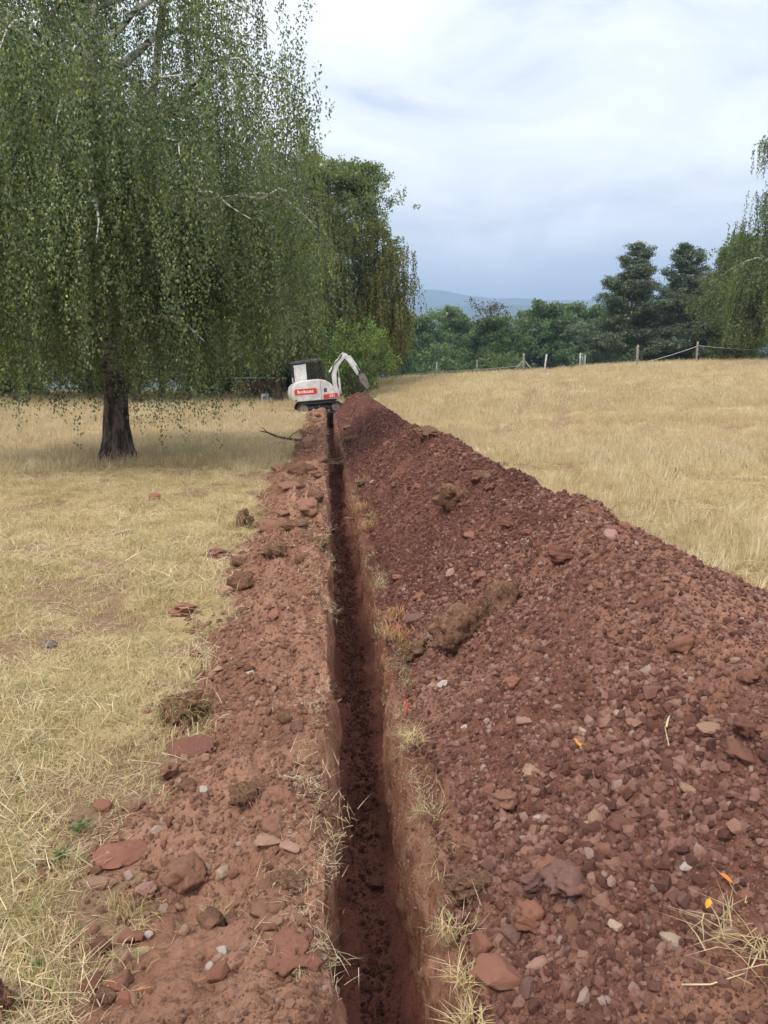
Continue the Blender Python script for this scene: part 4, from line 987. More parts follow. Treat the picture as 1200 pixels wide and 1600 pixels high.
# ------------------------------------------------------------------ fence, gate, trailer
M['post'] = mat_plain('weathered_post', (0.20, 0.17, 0.13), (0.36, 0.32, 0.26), 6, 0.9, 0, 0.01, 20, 0.15, (1, 1, 0.2))
M['post_pale'] = mat_plain('pale_post', (0.42, 0.41, 0.38), (0.55, 0.54, 0.50), 6, 0.85, 0, 0.008, 20, 0.15, (1, 1, 0.2))
M['wire'] = mat_plain('grey_wire', (0.22, 0.21, 0.19), (0.34, 0.33, 0.30), 10, 0.6)
M['rope'] = mat_plain('pale_tape', (0.34, 0.31, 0.25), (0.44, 0.41, 0.34), 10, 0.7)
M['galv'] = mat_plain('galvanised_metal', (0.45, 0.47, 0.48), (0.60, 0.62, 0.63), 12, 0.4, 0.4)
def fence_post(x, y, h, r, label, mat, lean=(0, 0), braces=False, group='fence posts along the crest'):
    t = empty('fence_post', (x, y, gz(x, y)), 0, label, 'post', group)
    rng = np.random.default_rng(int(abs(x) * 100)); b = MB()
    b.tube([(0, 0, -0.3), (lean[0] * 0.3, lean[1] * 0.3, h * 0.3), (lean[0], lean[1], h)], [r * 1.05, r, r * 0.92], 9); b.build('pole', mat, t, True)
    for k in range(2): MB().cyl((lean[0] * (0.55 + 0.3 * k), -r - 0.02, h * (0.55 + 0.3 * k)), (0, 1, 0), 0.02, 0.05, 8).build('insulator', M['xblack'], t)
    if braces:
        for s_ in (-1, 1): MB().tube([(s_ * 0.95, 0.05, -0.1), (s_ * 0.05, 0.05, h * 0.62)], 0.045, 7).build('brace', mat, t, True)
    return t
fp = [(7.69, 54.0, 1.12, 0.050, 'pale grey thin fence post, leftmost on the crest', M['post_pale'], (0.06, 0), False),
      (10.58, 54.0, 1.12, 0.05, 'brownish fence post between the pale post and the braced post', M['post'], (0, 0), False),
      (13.90, 54.0, 1.38, 0.075, 'tall wooden fence post propped by two slanting braces', M['post'], (-0.02, 0), True),
      (15.38, 54.0, 1.22, 0.06, 'pale leaning fence post right of the braced post', M['post_pale'], (0.13, 0), False),
      (21.65, 53.0, 1.45, 0.085, 'stout grey fence post in front of the leftmost pine', M['post'], (0, 0), False),
      (25.43, 52.0, 1.50, 0.075, 'tall brown fence post right of the pines, carrying the tape', M['post'], (0, 0), False)]
for a in fp: fence_post(*a)
def sag(a, b, s_, n=14):
    a, b = Vector(a), Vector(b); return [a.lerp(b, k / n) - Vector((0, 0, s_ * 4 * (k / n) * (1 - k / n))) for k in range(n + 1)]
def strand(pts, r, name, label, mat, cat='wire', group=None):
    b = MB(); b.tube(pts, r, 5); o = b.build(name, mat, None, True); return tag(o, label, cat, group)
def tip(i, f): x, y, h, _, _, _, ln, _ = fp[i]; return (x + ln[0] * f, y - 0.07, gz(x, y) + h * f)
strand(sag((5.8, 54.0, gz(5.8, 54) + 0.45), tip(0, 0.42), 0.05) + sag(tip(0, 0.42), tip(1, 0.40), 0.05)[1:] + sag(tip(1, 0.40), tip(2, 0.42), 0.05)[1:], 0.022, 'fence_wire', 'grey fence line sagging low between the three left posts', M['wire'])
strand(sag((5.8, 54.0, gz(5.8, 54) + 0.2), tip(0, 0.2), 0.03) + sag(tip(0, 0.2), tip(2, 0.2), 0.06)[1:], 0.014, 'fence_wire', 'lowest thin fence wire near the grass between the left posts', M['wire'])
strand(sag((21.6, 52.92, gz(21.6, 53) + 0.12), tip(5, 0.80), 0.06), 0.025, 'fence_tape', 'pale fence tape rising from the grass to the tall brown post', M['rope'], 'tape')
strand(sag(tip(5, 0.82), (33.0, 52.5, gz(33.0, 52.5) + 0.80), 0.12), 0.022, 'fence_tape', 'pale fence tape running from the tall brown post to the right edge', M['rope'], 'tape')
gt = empty('field_gate', (18.1, 54.0, gz(18.1, 54)), R(58), 'open galvanised field gate standing edge-on at the gap in the fence', 'gate')
for z in (0.10, 1.02): MB().tube([(-0.75, 0, z + (0.12 if z > 1 else 0)), (0.75, 0, z)], 0.028, 8).build('frame_rail', M['galv'], gt, True)
for x_, z1 in ((-0.75, 1.15), (0.75, 1.03)): MB().tube([(x_, 0, 0.02), (x_, 0, z1)], 0.035, 8).build('end_post', M['galv'], gt, True)
for k in range(4):
    x_ = -0.45 + k * 0.30; MB().tube([(x_, 0, 0.10), (x_, 0, 1.10 - 0.08 * (x_ + 0.75))], 0.012, 6).build('bar', M['galv'], gt, True)

M['wood_red'] = mat_plain('red_brown_boards', (0.085, 0.035, 0.028), (0.15, 0.065, 0.05), 5, 0.8, 0, 0.004, 30, 0.2, (0.3, 1, 3))
tx, ty = -3.7, 47.0
tr = empty('farm_trailer', (tx, ty, gz(tx, ty)), R(4), 'low red-brown farm trailer half hidden behind the hanging birch leaves', 'trailer')
MB().box((-1.6, -0.7, 0.62), (1.3, 0.7, 0.72)).build('deck', M['wood_red'], tr)
for k in range(2):
    z = 0.73 + 0.17 * k
    MB().box((-1.6, -0.70, z), (1.3, -0.66, z + 0.15)).build('side_board', M['wood_red'], tr); MB().box((-1.6, 0.66, z), (1.3, 0.70, z + 0.15)).build('side_board', M['wood_red'], tr)
for x_ in (-1.55, -0.6, 0.35, 1.25): MB().box((x_ - 0.03, -0.76, 0.5), (x_ + 0.03, -0.705, 1.26)).build('stake', M['xgrey'], tr)
MB().box((-1.65, -0.77, 1.262), (1.35, -0.69, 1.32)).build('top_rail', M['galv'], tr)
for x_ in (-0.8, 0.2):
    for y_ in (-0.78, 0.70):
        w_ = MB().cyl((x_, y_ + 0.04, 0.32), (0, 1, 0), 0.32, 0.17, 20).build('wheel', M['rubber'], tr); MB().cyl((x_, y_ + 0.04, 0.32), (0, 1, 0), 0.16, 0.18, 14).build('rim', M['xgrey'], w_)
MB().tube([(1.3, 0, 0.64), (2.3, 0, 0.5)], 0.05, 7).build('drawbar', M['xgrey'], tr, True)
jx, jy = -3.45, 44.6
jc = empty('white_canister', (jx, jy, gz(jx, jy)), 0, 'small white plastic canister with blue patch under the birch curtain', 'canister')
MB().box((-0.22, -0.14, 0.0), (0.22, 0.14, 0.50), 0.05).build('tank', M['xwhite'], jc, True)
MB().cyl((0.1, 0, 0.53), (0, 0, 1), 0.05, 0.08, 12).build('cap', M['shirt'], jc, True)
MB().box((-0.10, -0.147, 0.16), (0.10, -0.1405, 0.36)).build('patch', M['shirt'], jc)
# ------------------------------------------------------------------ stones and clods
def rock_mesh(name, seed, sub, mat, cuts=11, rough=0.05, smooth=False):
    """angular stone of unit width: a ball trimmed by random planes"""
    rng = np.random.default_rng(seed)
    bm = bmesh.new(); bmesh.ops.create_icosphere(bm, subdivisions=sub, radius=1.0)
    d = np.array([v.co[:] for v in bm.verts]); f = np.array([[v.index for v in q.verts] for q in bm.faces]); bm.free()
    d = unit(d); nrm = unit(rng.normal(size=(cuts, 3))); off = rng.uniform(0.46, 0.92, cuts)
    dot = d @ nrm.T; r = np.where(dot > 0.05, off / np.maximum(dot, 0.05), 9).min(1); r = np.minimum(r, 1.12)
    v = d * r[:, None]
    s_ = seed * 3.7 % 50
    v *= (1 + rough * fbm(d[:, 0] * 2.2 + s_, d[:, 1] * 2.2, d[:, 2] * 2.2 + 5.1, 3, seed))[:, None]
    v = v / np.abs(v).max(0) * 0.5
    return np_mesh(name, v, f, mat, smooth)
def clod_mesh(name, seed, sub, mat, amp=0.30, freq=1.6):
    rng = np.random.default_rng(seed)
    bm = bmesh.new(); bmesh.ops.create_icosphere(bm, subdivisions=sub, radius=1.0)
    d = np.array([v.co[:] for v in bm.verts]); f = np.array([[v.index for v in q.verts] for q in bm.faces]); bm.free()
    d = unit(d); s_ = seed * 2.31 % 40
    r = 1 + amp * fbm(d[:, 0] * freq + s_, d[:, 1] * freq, d[:, 2] * freq + 3.3, 5, seed, 0.55)
    nrm = unit(rng.normal(size=(9, 3))); off = rng.uniform(0.62, 0.95, 9); dot = d @ nrm.T
    r = np.minimum(r, np.where(dot > 0.05, off / np.maximum(dot, 0.05), 9).min(1) * (1 + 0.05 * fbm(d[:, 0] * 7 + s_, d[:, 1] * 7, d[:, 2] * 7 + 1, 3, seed)))
    v = d * r[:, None]; v = v / np.abs(v).max(0) * 0.5
    return np_mesh(name, v, f, mat, True)
STONES = [
    (-0.733, 2.168, 0.099, 0.35, 'tan', 'flat tan angular slab lying on grass at the left foot of the bank'),
    (-0.701, 2.285, 0.156, 0.4, 'red', 'reddish slab leaning behind the flat tan slab, left bank foot'),
    (-0.833, 2.598, 0.061, 0.7, 'red', 'angular red-brown stone alone in the grass left of the bank'),
    (-0.568, 2.108, 0.068, 0.8, 'pink', 'lumpy pinkish stone beside the large smooth earth clod'),
    (-0.344, 2.126, 0.043, 1.4, 'cream', 'pale pointed stone standing upright on the left bank'),
    (-0.196, 2.135, 0.079, 0.4, 'tan', 'flat pointed tan shard tilted on the left bank near the trench'),
    (-0.124, 2.112, 0.063, 0.5, 'pink', 'flat pale pinkish stone on the left bank by the trench edge'),
    (-0.148, 1.737, 0.046, 0.8, 'tan', 'blocky tan stone low on the left bank near the trench'),
    (-0.289, 1.762, 0.033, 0.9, 'white', 'pale angular stone, larger of the two whitish ones on the bank'),
    (-0.318, 1.728, 0.030, 0.8, 'white', 'smaller whitish stone just left of the pale angular stone'),
    (-0.590, 1.944, 0.051, 0.8, 'red', 'angular red stone beside a tiny white block on the left bank'),
    (-0.525, 1.951, 0.022, 0.9, 'white', 'tiny white block resting between two red stones'),
    (-0.557, 1.948, 0.036, 0.8, 'red', 'dull red stone just right of the tiny white block'),
    (-0.633, 1.777, 0.057, 0.7, 'dark', 'dark red angular stone lowest at the bank foot, left'),
    (-0.567, 1.748, 0.053, 0.7, 'red', 'wedge-shaped red stone right of the dark angular stone'),
    (-0.646, 1.907, 0.064, 0.7, 'dark', 'dark crumbly red lump at the left bank foot'),
    (-0.581, 3.043, 0.190, 0.22, 'dark', 'thin dark flat slab lying on top of the left bank'),
    (-0.410, 3.790, 0.040, 0.7, 'white', 'small white stone high on the left bank'),
    (-0.585, 3.867, 0.047, 0.8, 'pink', 'small pinkish stone high on the left bank'),
    (-0.273, 1.579, 0.049, 0.85, 'red', 'rounded reddish stone at the bottom edge of the left bank'),
    (-1.009, 5.109, 0.184, 0.6, 'red', 'crumbly red clod lying alone in the grass left of the bank'),
    (-2.364, 10.447, 0.191, 0.8, 'orange', 'orange-red stone in the dry grass near the weeping birch'),
    (-1.654, 4.439, 0.091, 0.55, 'grey', 'grey stone in the grass at the far left'),
    (-1.219, 2.801, 0.037, 0.8, 'black', 'small blackish lump in the grass at the left edge'),
    (-1.017, 7.046, 0.251, 0.4, 'dark', 'flat dark soil clump on the grass beside the bank'),
    (-0.773, 5.599, 0.106, 0.8, 'tan', 'pale brown stone at the foot of the bank, mid distance'),
    (-0.752, 6.837, 0.116, 0.9, 'dark', 'dark round clod at the bank edge by the flat soil clump'),
    (-0.257, 1.624, 0.016, 1.1, 'ochre', 'small ochre pebble on the left bank'),
    (-0.649, 2.846, 0.081, 1.0, 'brown', 'rounded brown clod at the left edge of the bank'),
    (-0.451, 2.528, 0.034, 0.9, 'white', 'pale pebble among red stones on the left bank slope'),
    (-0.512, 2.606, 0.061, 1.0, 'red', 'upright red stone next to the pale pebble on the bank'),
    (-0.445, 2.110, 0.129, 0.8, 'brown', 'large smooth earth clod in the middle of the left bank'),
    (0.413, 1.632, 0.121, 0.7, 'orange', 'largest rough orange-red stone at the bottom of the right heap'),
    (0.403, 1.802, 0.060, 1.2, 'orange', 'oblong orange stone standing above the largest rough stone'),
    (0.485, 1.788, 0.056, 0.9, 'purple', 'grey-pink stone right of the oblong orange stone'),
    (0.542, 1.788, 0.091, 1.0, 'red', 'big brown-red lump above the stones at the heap foot'),
    (0.695, 1.608, 0.035, 1.0, 'cream', 'egg-like cream stone in the lower right heap'),
    (0.771, 1.464, 0.050, 0.6, 'cream', 'irregular cream stone left of the tan angular stone'),
    (0.853, 1.389, 0.056, 0.8, 'tan', 'tan four-sided stone by the grass tuft at lower right'),
    (0.906, 1.686, 0.030, 0.9, 'white', 'grey-white cubic stone on the right heap'),
    (0.940, 1.690, 0.023, 0.8, 'white', 'small chalky stone above the grey-white cubic stone'),
    (0.967, 1.664, 0.034, 0.85, 'grey', 'dark grey stone right of the chalky one'),
    (0.915, 2.498, 0.046, 0.95, 'cream', 'round cream stone in the middle of the near heap'),
    (1.062, 2.558, 0.033, 0.8, 'cream', 'small cream pebble higher than the round cream stone'),
    (1.190, 2.115, 0.080, 0.5, 'tan', 'tan flat-topped stone at the right of the heap'),
    (1.209, 1.981, 0.094, 0.8, 'dark', 'dark red lump below the tan flat-topped stone'),
    (1.249, 1.945, 0.056, 0.8, 'red', 'red lump cut by the right edge of the view'),
    (0.906, 2.178, 0.054, 0.8, 'orange', 'angular orange-red stone mid heap'),
    (1.034, 1.941, 0.045, 0.6, 'tan', 'pointed tan stone on the bare patch of the heap'),
    (0.567, 2.971, 0.033, 0.7, 'white', 'white pebble close to the trench lip'),
    (0.563, 3.556, 0.064, 0.7, 'white', 'pale grey-white stone at the foot of the heap by the lip'),
    (0.696, 3.569, 0.058, 0.8, 'orange', 'orange-brown stone at the heap foot below the double sod clod'),
    (0.518, 3.602, 0.058, 0.7, 'tan', 'brownish stone touching the pale grey-white one'),
    (0.559, 4.146, 0.044, 1.3, 'pink', 'pale pink upright stone below the paint-marked tuft'),
    (0.538, 4.575, 0.129, 0.6, 'purple', 'purple-grey stone next to the orange-red painted grass'),
    (1.429, 3.641, 0.084, 0.55, 'pink', 'pinkish flat stone just under the crest of the heap'),
    (1.002, 5.077, 0.062, 0.8, 'pink', 'pale pink stone on the far middle slope of the heap'),
    (1.082, 13.630, 0.137, 0.9, 'orange', 'reddish stone far along the heap, before the excavator'),
    (0.596, 2.344, 0.101, 0.7, 'brown', 'brown rough lump in the near heap, left part'),
    (0.712, 2.451, 0.069, 0.75, 'tan', 'brown stone with ochre face above the rough lump'),
    (0.457, 2.250, 0.051, 0.9, 'brown', 'rounded brown stone low by the root clod'),
    (0.583, 2.491, 0.033, 0.8, 'pink', 'small pale pink stone above the brown rough lump'),
    (0.695, 2.295, 0.028, 0.8, 'white', 'chip of white quartz in the near heap'),
    (0.767, 2.763, 0.061, 0.6, 'pink', 'salmon-coloured stone in the upper near heap'),
    (1.069, 1.630, 0.029, 0.9, 'pink', 'pinkish stone at the right edge, lower heap'),
    (1.110, 1.978, 0.023, 0.8, 'tan', 'small tan chip beside the pointed tan stone'),
    (1.318, 4.085, 0.166, 0.8, 'dark', 'dark crumbling clod under the crest of the heap'),
]
rs = np.random.default_rng(5)
for i, (x, y, w, fl, m, lab) in enumerate(STONES):
    clod = 'clod' in lab or 'lump' in lab
    nm = 'earth_clod' if clod else 'stone'
    me = clod_mesh(nm, 300 + i, 4, M['st_' + m], 0.45, 2.2) if clod else rock_mesh(nm, 300 + i, 3 if w > 0.045 else 2, M['st_' + m], 9 if fl > 0.5 else 12, 0.06)
    h = w * fl; z = float(surface(x, y))
    w *= 1.12
    o = obj(nm, me, None, (x, y + 0.2 * w, z + h * 0.30), (rs.normal() * 0.12, rs.normal() * 0.12, rs.uniform(-0.5, 0.5)), (w * 1.08, w * rs.uniform(0.8, 1.05), h))
    tag(o, lab, 'clod' if clod else 'stone')
# many more loose stones, alike
protos = {k: [rock_mesh('stone', 500 + 11 * j + q, 1 if q % 2 else 2, M[k], 9, 0.05) for q in range(6)] for j, k in enumerate(('st_red', 'st_pink', 'st_dark', 'st_tan', 'st_brown', 'st_purple'))}
def strew(n, xs_, ys_, sizes, kinds, label, group, seed, top=surface):
    rng = np.random.default_rng(seed)
    for k in range(n):
        y = ys_[0] * (ys_[1] / ys_[0]) ** rng.random(); x = rng.uniform(*xs_); w = sizes[0] * (sizes[1] / sizes[0]) ** (rng.random() ** 1.6)
        kind = kinds[rng.integers(len(kinds))]; h = w * rng.uniform(0.55, 0.95)
        o = obj('stone', protos[kind][rng.integers(6)], None, (x, y, float(top(x, y)) + h * 0.18), (rng.normal() * 0.35, rng.normal() * 0.35, rng.random() * 6.28), (w, w * rng.uniform(0.7, 1), h))
        tag(o, label, 'stone', group)
strew(42, (0.42, 1.05), (1.45, 2.3), (0.028, 0.075), ('st_red', 'st_red', 'st_pink', 'st_brown', 'st_purple', 'st_dark', 'st_tan'), 'loose reddish stone among many alike on the nearest slope of the right heap', 'loose stones on the nearest heap slope', 1)
strew(26, (0.55, 1.7), (2.3, 4.6), (0.025, 0.06), ('st_red', 'st_red', 'st_pink', 'st_brown', 'st_purple'), 'loose small stone among many alike on the middle slope of the right heap', 'loose stones on the middle heap slope', 2)
strew(26, (0.6, 1.7), (4.6, 16), (0.05, 0.13), ('st_red', 'st_dark', 'st_purple', 'st_pink'), 'small stone among many alike on the far slope of the right heap', 'loose stones on the far heap slope', 3)
strew(48, (-0.66, -0.06), (1.45, 3.6), (0.02, 0.055), ('st_red', 'st_brown', 'st_pink', 'st_brown', 'st_tan'), 'loose brown-red stone among many alike on the near left bank', 'loose stones on the near left bank', 4)
strew(34, (-0.8, -0.08), (3.6, 14), (0.04, 0.11), ('st_red', 'st_brown', 'st_dark'), 'loose reddish clod among many alike along the far left bank', 'loose stones on the far left bank', 6)
strew(14, (0.08, 0.26), (1.7, 5.0), (0.03, 0.06), ('st_dark', 'st_dark', 'st_dark'), 'dark damp stone among several alike on the trench floor', 'stones on the trench floor', 7, trench_floor_z)
clods_d = [clod_mesh('earth_clod', 860 + q, 3, M['st_dark' if q % 2 else 'st_red'], 0.55, 2.4) for q in range(7)]
clods_ = [clod_mesh('earth_clod', 840 + q, 3, M['st_brown' if q % 3 else 'sod'], 0.5, 2.0) for q in range(7)]
def strew_clods(n, xs_, ys_, sizes, label, group, seed, clods_=clods_):
    rng = np.random.default_rng(seed)
    for k in range(n):
        y = ys_[0] * (ys_[1] / ys_[0]) ** rng.random(); x = rng.uniform(*xs_); w = rng.uniform(*sizes) * (0.8 + 0.03 * y); h = w * rng.uniform(0.45, 0.75)
        o = obj('earth_clod', clods_[rng.integers(7)], None, (x, y, float(surface(x, y)) + h * 0.15), (rng.normal() * 0.2, rng.normal() * 0.2, rng.random() * 6.28), (w, w * rng.uniform(0.6, 1), h))
        tag(o, label, 'clod', group)
strew_clods(26, (-0.62, -0.08), (1.7, 5.0), (0.06, 0.13), 'crumbly brown earth clod among many alike on the near left bank', 'earth clods on the near left bank', 11)
strew_clods(60, (-0.75, -0.06), (4.5, 32.0), (0.14, 0.32), 'brown turf-like clod among many alike along the far left bank', 'earth clods along the far left bank', 12)
strew_clods(44, (0.5, 1.6), (1.8, 16.0), (0.06, 0.15), 'dark crumbling clod among several alike on the heap slope', 'earth clods on the heap', 13, clods_d)
o = obj('stone', rock_mesh('stone', 777, 3, M['st_red'], 8, 0.05), None, (0.185, 2.95, float(trench_floor_z(0.185, 2.95)) + 0.025), (0.2, 0.1, 0.4), (0.075, 0.07, 0.06))
tag(o, 'round reddish stone lying alone in the middle of the trench floor', 'stone')

# ------------------------------------------------------------------ grass blades
def blade_arrays(rng, root, height, lean, width, az=None, curl=0.6):
    """5-point blades; root (n,3), height n, lean n (horizontal reach)"""
    n = len(root); az = rng.random(n) * 6.28 if az is None else az
    d = np.stack([np.cos(az), np.sin(az), np.zeros(n)], 1); s_ = np.stack([-np.sin(az), np.cos(az), np.zeros(n)], 1)
    up = np.array([0, 0, 1.0]); h = height[:, None]; l_ = lean[:, None]; w = np.broadcast_to(width, n)[:, None]
    mid = root + up * h * 0.62 + d * l_ * 0.35; tipp = root + up * h * (1 - 0.25 * curl * np.clip(l_ / np.maximum(h, 1e-3), 0, 1.5)) + d * l_
    v = np.stack([root - s_ * w * .5, root + s_ * w * .5, mid - s_ * w * .42, mid + s_ * w * .42, tipp], 1).reshape(-1, 3)
    b = np.arange(n)[:, None] * 5
    f = np.concatenate([b + [0, 1, 3], b + [0, 3, 2], b + [2, 3, 4]], 0)
    return v, f
def tuft_mesh(name, seed, n, rad, h, lean, width, mat, tone=(0.8, 1.15), green=0.0):
    rng = np.random.default_rng(seed)
    root = np.stack([rng.normal(size=n) * rad, rng.normal(size=n) * rad, np.full(n, -0.01)], 1)
    v, f = blade_arrays(rng, root, h * rng.uniform(0.4, 1.15, n), lean * rng.uniform(0.2, 1.3, n), width * rng.uniform(0.7, 1.3, n))
    c = np.repeat(rng.uniform(*tone, n)[:, None] * np.ones(3), 5, 0)
    g = np.repeat(rng.random(n) < green, 5); c[g] *= [0.55, 0.80, 0.40]
    return np_mesh(name, v, f, mat, False, c)
def proto_collection(name, meshes): return meshes
def scatter(name, pts, rot, scl, protos_, count, seed, parent=None):
    """one object whose geometry nodes put one of a few shapes (kept in its own mesh) on every point"""
    rng = np.random.default_rng(seed); n = len(pts)
    V, F, Cc, pid, base = [], [], [], [], 0
    for k, pm in enumerate(protos_):
        nv = len(pm.vertices); co = np.empty(nv * 3, np.float32); pm.vertices.foreach_get('co', co); co = co.reshape(-1, 3)
        lv = np.empty(len(pm.loops), np.int32); pm.loops.foreach_get('vertex_index', lv); F.append(lv.reshape(-1, 3) + base)
        c = np.ones((nv, 4), np.float32)
        if 'col' in pm.color_attributes: q = np.empty(nv * 4, np.float32); pm.color_attributes['col'].data.foreach_get('color', q); c = q.reshape(-1, 4)
        V.append(co); Cc.append(c); pid.append(np.full(nv, k, np.int32)); base += nv
    V.append(np.asarray(pts, np.float32)); Cc.append(np.ones((n, 4), np.float32)); pid.append(np.full(n, -1, np.int32))
    V = np.concatenate(V); F = np.concatenate(F)
    me = np_mesh(name, V, F, protos_[0].materials[0])
    a = me.color_attributes.new('col', 'FLOAT_COLOR', 'POINT'); a.data.foreach_set('color', np.concatenate(Cc).ravel())
    pad = np.zeros((base, 3), np.float32)
    for an, val in (('rot', rot), ('scl', scl)):
        a = me.attributes.new(an, 'FLOAT_VECTOR', 'POINT'); a.data.foreach_set('vector', np.concatenate([pad, np.asarray(val, np.float32)]).ravel())
    a = me.attributes.new('idx', 'INT', 'POINT'); a.data.foreach_set('value', np.concatenate([np.zeros(base, np.int32), rng.integers(0, len(protos_), n).astype(np.int32)]))
    a = me.attributes.new('pid', 'INT', 'POINT'); a.data.foreach_set('value', np.concatenate(pid))
    me.update(); o = obj(name, me, parent)
    g = bpy.data.node_groups.new(name + '_nodes', 'GeometryNodeTree')
    g.interface.new_socket('Geometry', in_out='INPUT', socket_type='NodeSocketGeometry'); g.interface.new_socket('Geometry', in_out='OUTPUT', socket_type='NodeSocketGeometry')
    N, Lk = g.nodes, g.links
    gi, go = N.new('NodeGroupInput'), N.new('NodeGroupOutput'); iop = N.new('GeometryNodeInstanceOnPoints')
    def attr(nm, ty):
        q = N.new('GeometryNodeInputNamedAttribute'); q.data_type = ty; q.inputs['Name'].default_value = nm; return q.outputs['Attribute']
    cmp_ = N.new('FunctionNodeCompare'); cmp_.data_type = 'INT'; cmp_.operation = 'LESS_THAN'
    ins = [q for q in cmp_.inputs if q.type == 'INT']; Lk.new(attr('pid', 'INT'), ins[0]); ins[1].default_value = 0
    sp = N.new('GeometryNodeSeparateGeometry'); sp.domain = 'POINT'; Lk.new(gi.outputs[0], sp.inputs['Geometry']); Lk.new(cmp_.outputs[0], sp.inputs['Selection'])
    si = N.new('GeometryNodeSplitToInstances'); si.domain = 'FACE'; Lk.new(sp.outputs['Inverted'], si.inputs['Geometry']); Lk.new(attr('pid', 'INT'), si.inputs['Group ID'])
    Lk.new(sp.outputs['Selection'], iop.inputs['Points']); Lk.new(si.outputs[0], iop.inputs['Instance']); iop.inputs['Pick Instance'].default_value = True
    Lk.new(attr('idx', 'INT'), iop.inputs['Instance Index']); Lk.new(attr('rot', 'FLOAT_VECTOR'), iop.inputs['Rotation']); Lk.new(attr('scl', 'FLOAT_VECTOR'), iop.inputs['Scale'])
    Lk.new(iop.outputs[0], go.inputs[0])
    md = o.modifiers.new('scatter', 'NODES'); md.node_group = g
    return tag(o, kind='stuff')

# ------------------------------------------------------------------ sods: turned-over turf with roots and dry grass
def sod(x, y, w, d, h, label, seed, rz=0.0, grass=60, hang=0.5, lift=0.22, mat='sod', glen=0.10, col=(0.50, 0.38, 0.19), name='turf_sod', cat='turf'):
    z = float(surface(x, y)); t = empty(name, (x, y, z), rz, label, cat)
    b = obj('soil', clod_mesh('soil', seed, 4, M[mat], 0.5, 2.3), t, (0, 0, h * lift), (0, 0, 0), (w, d, h))
    rng = np.random.default_rng(seed)
    me = b.data; co = np.empty(len(me.vertices) * 3); me.vertices.foreach_get('co', co); co = co.reshape(-1, 3) * [w, d, h] + [0, 0, h * lift]
    if grass:
        k = rng.choice(np.where(co[:, 2] > h * 0.02)[0], grass); root = co[k]
        nrm = unit((root - [0, 0, h * lift]) / np.array([w, d, h]) ** 2)
        D_ = unit(nrm * 0.55 + rng.normal(size=(grass, 3)) * 0.75 + [0, 0, -0.25 * hang]); L = (glen * 0.75 * rng.uniform(0.35, 1.2, grass))[:, None]
        s_ = unit(np.cross(D_, rng.normal(size=(grass, 3)))); wd = 0.0011 * (1 + y * 0.25)
        root = root - nrm * 0.008; mid = root + D_ * L * 0.55; tp_ = root + D_ * L + [0, 0, -1] * L * 0.30
        v = np.stack([root - s_ * wd, root + s_ * wd, mid - s_ * wd * .8, mid + s_ * wd * .8, tp_], 1).reshape(-1, 3)
        q = np.arange(grass)[:, None] * 5; f = np.concatenate([q + [0, 1, 3], q + [0, 3, 2], q + [2, 3, 4]], 0)
        c = np.repeat(np.array(col) * rng.uniform(0.5, 1.25, (grass, 1)), 5, 0)
        obj('grass', np_mesh('grass', v, f, M['blade'], False, c), t)
    return t
DRY, ROOT = (0.52, 0.41, 0.23), (0.33, 0.205, 0.13)
sod(0.69, 3.90, 0.36, 0.30, 0.33, 'left half of the big double sod clod at the foot of the heap', 401, 0.2, 220, 0.6, 0.30, glen=0.05, col=ROOT)
sod(0.95, 3.96, 0.30, 0.27, 0.28, 'right half of the big double sod clod at the foot of the heap', 402, -0.3, 170, 0.6, 0.24, glen=0.05, col=ROOT)
sod(0.50, 4.12, 0.22, 0.20, 0.13, 'low grassy sod joining the trench lip to the double clod', 403, 0.5, 200, 0.6, 0.2, glen=0.09, col=(0.30, 0.28, 0.11))
sod(1.16, 6.75, 0.44, 0.36, 0.32, 'brown sod clod sitting halfway up the heap', 404, 0.3, 120, 0.6, 0.30, glen=0.06, col=ROOT)
sod(1.42, 6.95, 0.22, 0.22, 0.16, 'small sod lump right of the halfway sod clod', 405, 0.0, 60, 0.6, 0.25, glen=0.05, col=ROOT)
sod(1.46, 10.9, 0.44, 0.40, 0.24, 'flat brown sod far up on the heap near the crest', 406, 0.1, 110, 0.6, 0.25, glen=0.08, col=ROOT)
sod(0.425, 2.07, 0.17, 0.12, 0.10, 'rooty sod clod on the right lip of the trench', 407, 0.1, 300, 0.7, 0.30, glen=0.055, col=ROOT)
sod(0.66, 1.84, 0.21, 0.15, 0.11, 'large crumbly grey-purple lump above the stones of the near heap', 408, 0.3, 0, lift=0.25, mat='st_purple', name='earth_clod', cat='clod')
sod(0.58, 1.93, 0.13, 0.11, 0.08, 'grey-purple lump joined to the larger crumbly one', 409, 0.9, 0, lift=0.25, mat='st_purple', name='earth_clod', cat='clod')
sod(-0.93, 8.4, 0.27, 0.26, 0.30, 'upright sod with grass on the field left of the bank', 410, 0.2, 200, 0.5, 0.30, glen=0.15, col=(0.40, 0.31, 0.15))
sod(-0.72, 13.2, 0.55, 0.42, 0.26, 'smooth brown sod slab on the left bank, far', 411, -0.2, 60, 0.6, 0.25, mat='st_brown', glen=0.09, col=ROOT)
sod(-0.70, 3.36, 0.27, 0.26, 0.17, 'overhanging grassy sod at the outer edge of the left bank', 412, 0.3, 700, 0.55, 0.30, glen=0.085, col=(0.40, 0.32, 0.15))
sod(-0.25, 7.55, 0.46, 0.30, 0.20, 'turf slab on edge across the left bank, mid distance', 413, -0.1, 260, 0.6, 0.30, glen=0.11, col=DRY)
sod(-0.10, 6.65, 0.26, 0.24, 0.17, 'turf lump overhanging the left trench edge', 414, 0.1, 200, 0.65, 0.25, glen=0.11, col=DRY)
